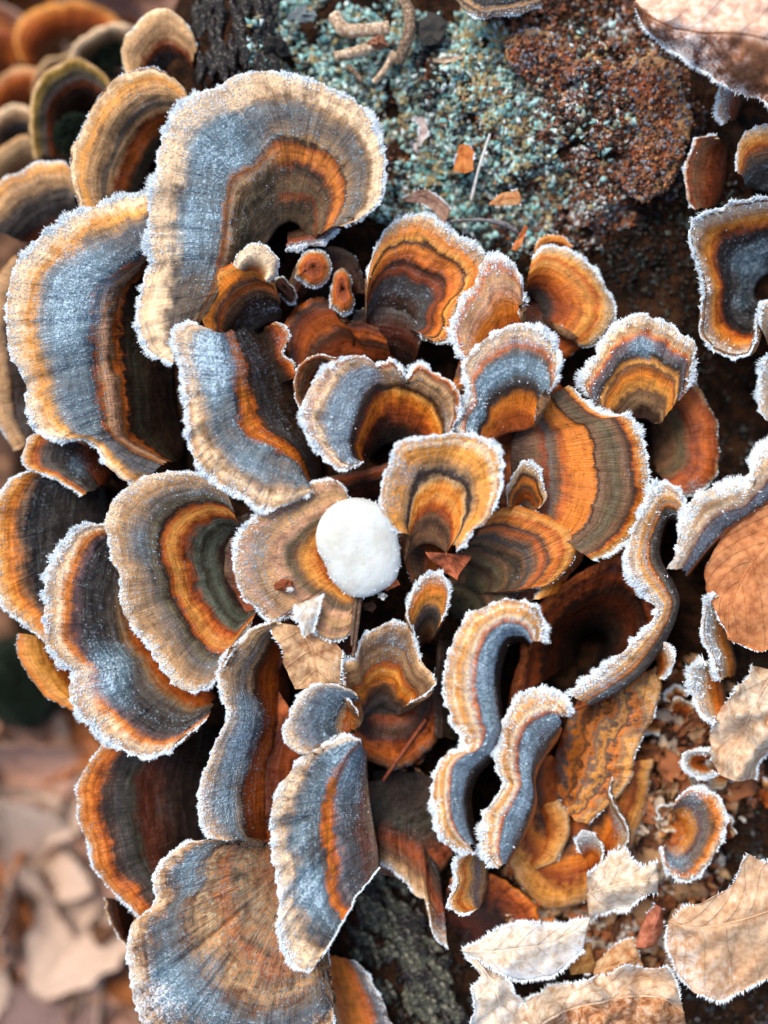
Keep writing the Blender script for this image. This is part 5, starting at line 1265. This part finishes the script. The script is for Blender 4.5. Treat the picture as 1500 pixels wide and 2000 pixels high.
# ------------------------------------------------------------------ dead leaves on the stump
leaf('brown-spotted leaf fragment below the tan bracket', [(522,1214,40),(548,1262,46),(556,1310,46),(572,1346,40)], [(580,1222,52),(606,1262,56),(618,1310,54),(622,1344,46)], [(640,1240,40),(662,1264,44),(668,1310,42),(664,1350,36)],
     (150,96,56), (220,180,134), .15, veins=3, fringe=6, wav=8, spots=.8, jagk=1.8)
leaf('small white frosted leaf triangle on the tan bracket', [(572,1182,74),(584,1210,78),(598,1242,74)], [(598,1174,80),(602,1205,84),(602,1240,76)], [(630,1160,74),(620,1200,78),(608,1236,74)], (196,178,150), (226,214,196), .85, veins=2, fringe=6, wav=3, name='leaf_scrap')
leaf('folded brown scrap of leaf beside the upright orange-grey bracket', [(836,1078,40),(850,1100,44),(866,1118,40)], [(870,1080,50),(876,1104,52),(880,1124,44)], [(918,1086,44),(906,1110,46),(894,1134,40)], (120,58,32), (190,104,66), .1, veins=3, fringe=0, wav=12, jagk=2, name='leaf_scrap')
leaf('big curled beech leaf with frosted veins in the upper right corner', [(1236,6,60),(1262,60,66),(1330,112,74),(1405,160,84),(1510,208,96),(1600,250,100)],
     [(1238,4,80),(1290,44,118),(1360,62,130),(1450,66,138),(1540,90,140),(1620,130,140)], [(1242,0,70),(1300,-30,96),(1380,-60,104),(1470,-80,110),(1560,-60,110),(1650,0,110)], (104,62,40), (168,112,76), .35, veins=8, fringe=9, wav=12, blobs=[(1330,100,80,.4)], half=((214,168,140),(236,206,182)))
leaf('russet beech leaf lying between the frosted brackets on the right', [(1520,960,24),(1440,1008,24),(1400,1060,22),(1376,1120,20),(1390,1180,18),(1424,1242,16)], [(1600,960,30),(1540,1010,34),(1490,1070,34),(1450,1130,30),(1426,1190,24),(1424,1250,16)],
     [(1640,1060,24),(1600,1130,26),(1570,1190,24),(1540,1240,22),(1490,1272,18),(1430,1252,14)], (170,98,52), (212,144,92), .05, veins=8, fringe=5, wav=8)
leaf('pale crumpled leaf at the right above the torn orange bracket', [(1470,1300,-10),(1432,1352,-4),(1396,1408,0),(1386,1460,-4),(1402,1512,-20)], [(1510,1310,0),(1478,1370,26),(1450,1430,30),(1436,1480,18),(1440,1526,-20)], [(1570,1330,-10),(1550,1390,-4),(1520,1440,-4),(1490,1480,-12),(1470,1520,-26)],
     (196,156,118), (232,212,184), .35, veins=4, fringe=8, wav=34, jagk=2)
leaf('broad beige leaf with clear veins at the lower right', [(1306,1800,-14),(1300,1838,-12),(1312,1876,-14),(1346,1930,-18),(1400,1952,-22),(1454,1936,-24),(1500,1905,-26),(1580,1890,-26)], [(1306,1800,-10),(1350,1812,2),(1400,1808,6),(1450,1796,8),(1500,1780,8),(1560,1760,6),(1620,1740,0)],
     [(1308,1796,-14),(1340,1772,-6),(1376,1762,-2),(1410,1744,0),(1438,1716,2),(1458,1672,4),(1500,1684,4),(1580,1700,0)], (190,146,106), (222,186,148), .3, veins=7, fringe=9, wav=10, blobs=[(1310,1860,60,.3)])
leaf('white frosted leaf scrap above the twin white leaves', [(1148,1712,-30),(1176,1690,-26),(1216,1660,-24),(1256,1690,-20),(1284,1682,-18)], [(1146,1748,-18),(1190,1732,-2),(1230,1722,0),(1262,1720,-6),(1286,1716,-14)], [(1152,1800,-34),(1190,1786,-28),(1222,1770,-26),(1256,1752,-24),(1284,1744,-22)],
     (206,176,140), (232,216,192), .6, veins=4, fringe=9, wav=20, jagk=2.5)
leaf('upper blade of white frosted leaf pointing at the bark strip', [(904,1856,0),(960,1822,10),(1012,1800,16),(1080,1810,18),(1152,1794,14)], [(904,1856,6),(960,1858,24),(1016,1852,30),(1076,1842,28),(1150,1800,18)], [(906,1858,0),(960,1890,8),(1020,1912,10),(1076,1902,10),(1140,1850,8)],
     (214,190,160), (234,222,204), .75, veins=6, fringe=9, wav=10)
leaf('lower torn blade of white frosted leaf under the upper one', [(908,1860,-20),(930,1905,-14),(922,1960,-20),(926,2030,-30)], [(926,1872,-14),(962,1920,0),(978,1970,-4),(990,2040,-20)], [(950,1884,-20),(1004,1930,-10),(1030,1980,-14),(1050,2040,-30)], (210,186,154), (234,222,204), .7, veins=4, fringe=8, wav=24, jagk=3)
leaf('large beige half-frosted leaf along the lower edge', [(1000,1996,-30),(1060,1932,-22),(1150,1912,-16),(1240,1884,-14),(1306,1896,-18),(1332,1960,-26)], [(1030,2020,-20),(1100,1976,4),(1180,1956,10),(1250,1946,8),(1300,1952,0),(1336,1980,-20)], [(1060,2080,-30),(1130,2050,-20),(1210,2040,-16),(1280,2036,-18),(1320,2030,-22),(1340,2000,-28)],
     (190,150,112), (232,212,184), .5, veins=6, fringe=8, wav=30, jagk=2, half=((150,90,50),(214,164,116)))
leaf('yellowish leaf curl behind the white leaf scrap', [(1110,1880,-50),(1126,1850,-44),(1150,1842,-44),(1160,1870,-50)], [(1112,1892,-44),(1132,1874,-36),(1150,1870,-36),(1162,1882,-44)], [(1114,1900,-50),(1136,1902,-46),(1152,1900,-46),(1160,1892,-52)], (170,104,44), (214,164,96), .1, veins=3, fringe=5, wav=4)
leaf('torn tan leaf between the white scrap and the lower edge', [(1160,1880,-60),(1200,1850,-54),(1236,1830,-52),(1250,1870,-56)], [(1160,1900,-54),(1200,1886,-44),(1236,1874,-44),(1256,1886,-52)], [(1164,1920,-60),(1206,1916,-54),(1240,1908,-54),(1260,1904,-60)], (180,110,56), (226,196,150), .3, veins=3, fringe=6, wav=8)
leaf('rosy brown leaf curl right of the white leaf scrap', [(1236,1850,-60),(1256,1800,-50),(1280,1766,-46)], [(1258,1852,-48),(1276,1810,-36),(1290,1772,-38)], [(1280,1850,-60),(1296,1814,-52),(1296,1776,-48)], (140,70,40), (206,130,100), .2, veins=3, fringe=6, wav=6)
# litter on the wood at the right: individual scraps
LC = [((158,88,50),(212,138,88)), ((184,126,80),(236,194,146)), ((204,170,134),(236,222,202)), ((96,60,40),(156,100,66))]
LIT_G = 'leaf scraps littering the wood at the right'
LIT_L = ['rust-coloured leaf scrap littering the wood right of the wrinkled bracket', 'tan leaf scrap littering the wood right of the wrinkled bracket',
         'pale leaf scrap littering the wood right of the wrinkled bracket', 'dark brown leaf scrap littering the wood right of the wrinkled bracket']
scrap_mats = [plain_material('litter_skin', a, b, 14, .75) for a, b in LC]
protos = []
for j in range(6):
    rng = np.random.default_rng(200 + j)
    nu, nv = 9, 7
    U, V = np.meshgrid(np.linspace(-1, 1, nu), np.linspace(-1, 1, nv), indexing='ij')
    wd = (1 - .75 * np.abs(U) ** 2) * rng.uniform(.45, .75)
    x = U + .12 * rng.normal(size=U.shape); y = V * wd + .1 * rng.normal(size=U.shape) + .25 * U ** 2
    z = .35 * np.abs(V) ** 2 * rng.uniform(-1, 1) + .3 * U ** 2 * rng.uniform(-1, 1) + .06 * rng.normal(size=U.shape)
    top = np.stack([x, y, z], -1); a = np.arange(nu * nv).reshape(nu, nv)
    lp = np.concatenate([a[:, 0], a[-1, 1:], a[-2::-1, -1], a[0, -2:0:-1]]); nx_ = np.roll(lp, -1)
    F = np.concatenate([grid_faces(nu, nv), grid_faces(nu, nv, True) + nu * nv, np.stack([lp, nx_, nx_ + nu * nv, lp + nu * nv], -1)])
    protos.append((np.concatenate([top.reshape(-1, 3), (top - (0, 0, .05)).reshape(-1, 3)]), F))
pm = {}
rng = np.random.default_rng(77)
for i in range(190):
    z_ = [(1270, 1460, 110, 170), (1290, 1640, 90, 120), (1130, 1740, 120, 70), (1240, 1830, 110, 70), (1420, 1440, 60, 110), (1090, 1620, 60, 60)][rng.choice(6, p=[.36, .2, .16, .12, .08, .08])]
    x = z_[0] + z_[2] * rng.uniform(-1, 1); y = z_[1] + z_[3] * rng.uniform(-1, 1)
    ci = rng.choice(4, p=[.34, .34, .2, .12]); j = rng.integers(0, 6)
    if (ci, j) not in pm: pm[(ci, j)] = mesh_from('leaf_scrap', *protos[j], scrap_mats[ci])
    r = rng.uniform(10, 40)
    o = thing('leaf_scrap', LIT_L[ci], 'leaf scrap', tuple(world(np.array([x, y, float(stump_h(x, y)) + 4 + r * .35 + 18 * rng.random()]))), LIT_G, pm[(ci, j)])
    o.scale = (r * S,) * 3
    o.rotation_euler = (rng.normal() * .45, rng.normal() * .45, rng.random() * 6.28)

# ------------------------------------------------------------------ leaves on the ground below the stump
GL = [((222,182,152),(240,214,192),'beige'), ((204,146,118),(230,186,162),'rosy tan'), ((160,88,44),(200,130,76),'orange-brown'), ((120,92,84),(164,136,128),'greyish mauve'), ((92,60,40),(130,88,60),'dark brown')]
gmats = [leaf_material('ground_leaf', a, b, .3, 7) for a, b, _ in GL]
gmesh = []
for j in range(5):
    rng = np.random.default_rng(300 + j)
    nu, nv = 26, 13
    U, V = np.meshgrid(np.linspace(0, 1, nu), np.linspace(-1, 1, nv), indexing='ij')
    wd = .3 * np.sin(math.pi * np.clip(U, .01, .99) ** .85) ** .8 + .004
    wd = wd * (1 + .08 * np.sin(U * 40))
    x = U - .5; y = V * wd + .06 * np.sin(U * 3 + j)
    z = rng.uniform(.1, .5) * (V * wd) ** 2 * 3 + .1 * rng.normal() * (U - .5) ** 2 * 4 + .03 * np.abs(np.sin((U * 7 - np.abs(V) * 3) * math.pi)) + .02 * np.abs(V) + .05 * fbm(U * 3, V * 2, 300 + j, 2)
    top = np.stack([x, y, z], -1)
    a = np.arange(nu * nv).reshape(nu, nv)
    lp = np.concatenate([a[:, 0], a[-1, 1:], a[-2::-1, -1], a[0, -2:0:-1]]); nx_ = np.roll(lp, -1)
    F = np.concatenate([grid_faces(nu, nv), grid_faces(nu, nv, True) + nu * nv, np.stack([lp, nx_, nx_ + nu * nv, lp + nu * nv], -1)])
    uv = np.stack([U, (V + 1) / 2], -1).reshape(-1, 2)
    gmesh.append((np.concatenate([top.reshape(-1, 3), (top - (0, 0, .012)).reshape(-1, 3)]), F, np.concatenate([uv, uv])))
pm = {}
rng = np.random.default_rng(99)
def ground_leaf(px, py, L, rot, ci, j, lift):
    if (ci, j) not in pm:
        pm[(ci, j)] = mesh_from('fallen_leaf', gmesh[j][0], gmesh[j][1], gmats[ci], gmesh[j][2], {'frost': np.full(len(gmesh[j][0]), .12)})
    P = world(np.array([px, py, GROUND + lift]))
    o = thing('fallen_leaf', GL[ci][2] + ' fallen leaf blurred on the ground below the stump', 'leaf', tuple(P), 'fallen leaves on the ground below the stump', pm[(ci, j)])
    o.scale = (L,) * 3
    o.rotation_euler = (rng.normal() * .5, rng.normal() * .5, rot)
for i in range(80):
    px = rng.uniform(-200, 330); py = rng.uniform(1380, 2120)
    ground_leaf(px, py, rng.uniform(.018, .046), rng.random() * 6.28, rng.choice(5, p=[.42, .26, .18, .08, .06]), rng.integers(0, 5), 20 + 110 * i / 80)
ground_leaf(190, 1810, .05, .9, 0, 1, 150); ground_leaf(70, 1640, .042, 2.2, 0, 2, 140); ground_leaf(120, 1950, .042, .4, 3, 3, 150); ground_leaf(60, 1500, .05, .2, 1, 0, 140)
for i in range(90):
    px = rng.uniform(-150, 330); py = rng.uniform(1390, 2080)
    ground_leaf(px, py, rng.uniform(.011, .026), rng.random() * 6.28, rng.choice(5, p=[.4, .24, .2, .08, .08]), rng.integers(0, 5), 110 + 60 * rng.random())
for i in range(45):
    px = rng.uniform(-260, 360); py = rng.uniform(-260, 260)
    ground_leaf(px, py, rng.uniform(.04, .07), rng.random() * 6.28, rng.choice(5, p=[.2, .42, .3, .04, .04]), rng.integers(0, 5), 40 + 90 * i / 45)
# moss cushions
MOSS = plain_material('moss_green', (12, 20, 12), (50, 66, 36), 12, .9, c3=(20, 32, 20))
def moss(label, x, y, h, r, n, seed):
    rng = np.random.default_rng(seed)
    c = world(np.array([x, y, h], float))
    t = rng.random((n, 2)); a = t[:, 0] * 6.283; rr = np.sqrt(t[:, 1]) * r * S
    P = np.stack([rr * np.cos(a), rr * np.sin(a), (1 - (rr / (r * S)) ** 2) * r * .5 * S], -1)
    V, F = needles(P, P + rng.normal(size=(n, 3)) * r * .5 * S + (0, 0, r * .5 * S), rng.uniform(6, 16, n) * S, rng.uniform(1.5, 3.5, n) * S, rng)
    base = blob_mesh('cushion', seed, MOSS, .12, .45, 18, 12)
    o = thing('moss_cushion', label, 'moss', tuple(c))
    b = link('cushion', base, o); b.scale = (r * S * .98,) * 3
    link('shoots', mesh_from('shoots', V, F, MOSS, smooth=False), o, kind='stuff')
moss('dark green moss cushion beside the yellow-rimmed bracket arch', 150, 265, -170, 42, 1500, 1)
moss('dark green moss patch low on the stump near the amber bracket', 45, 1330, -620, 120, 2500, 2)
moss('dim olive moss patch on the stump side behind the cream-edged bracket', 220, 105, -430, 60, 1200, 3)
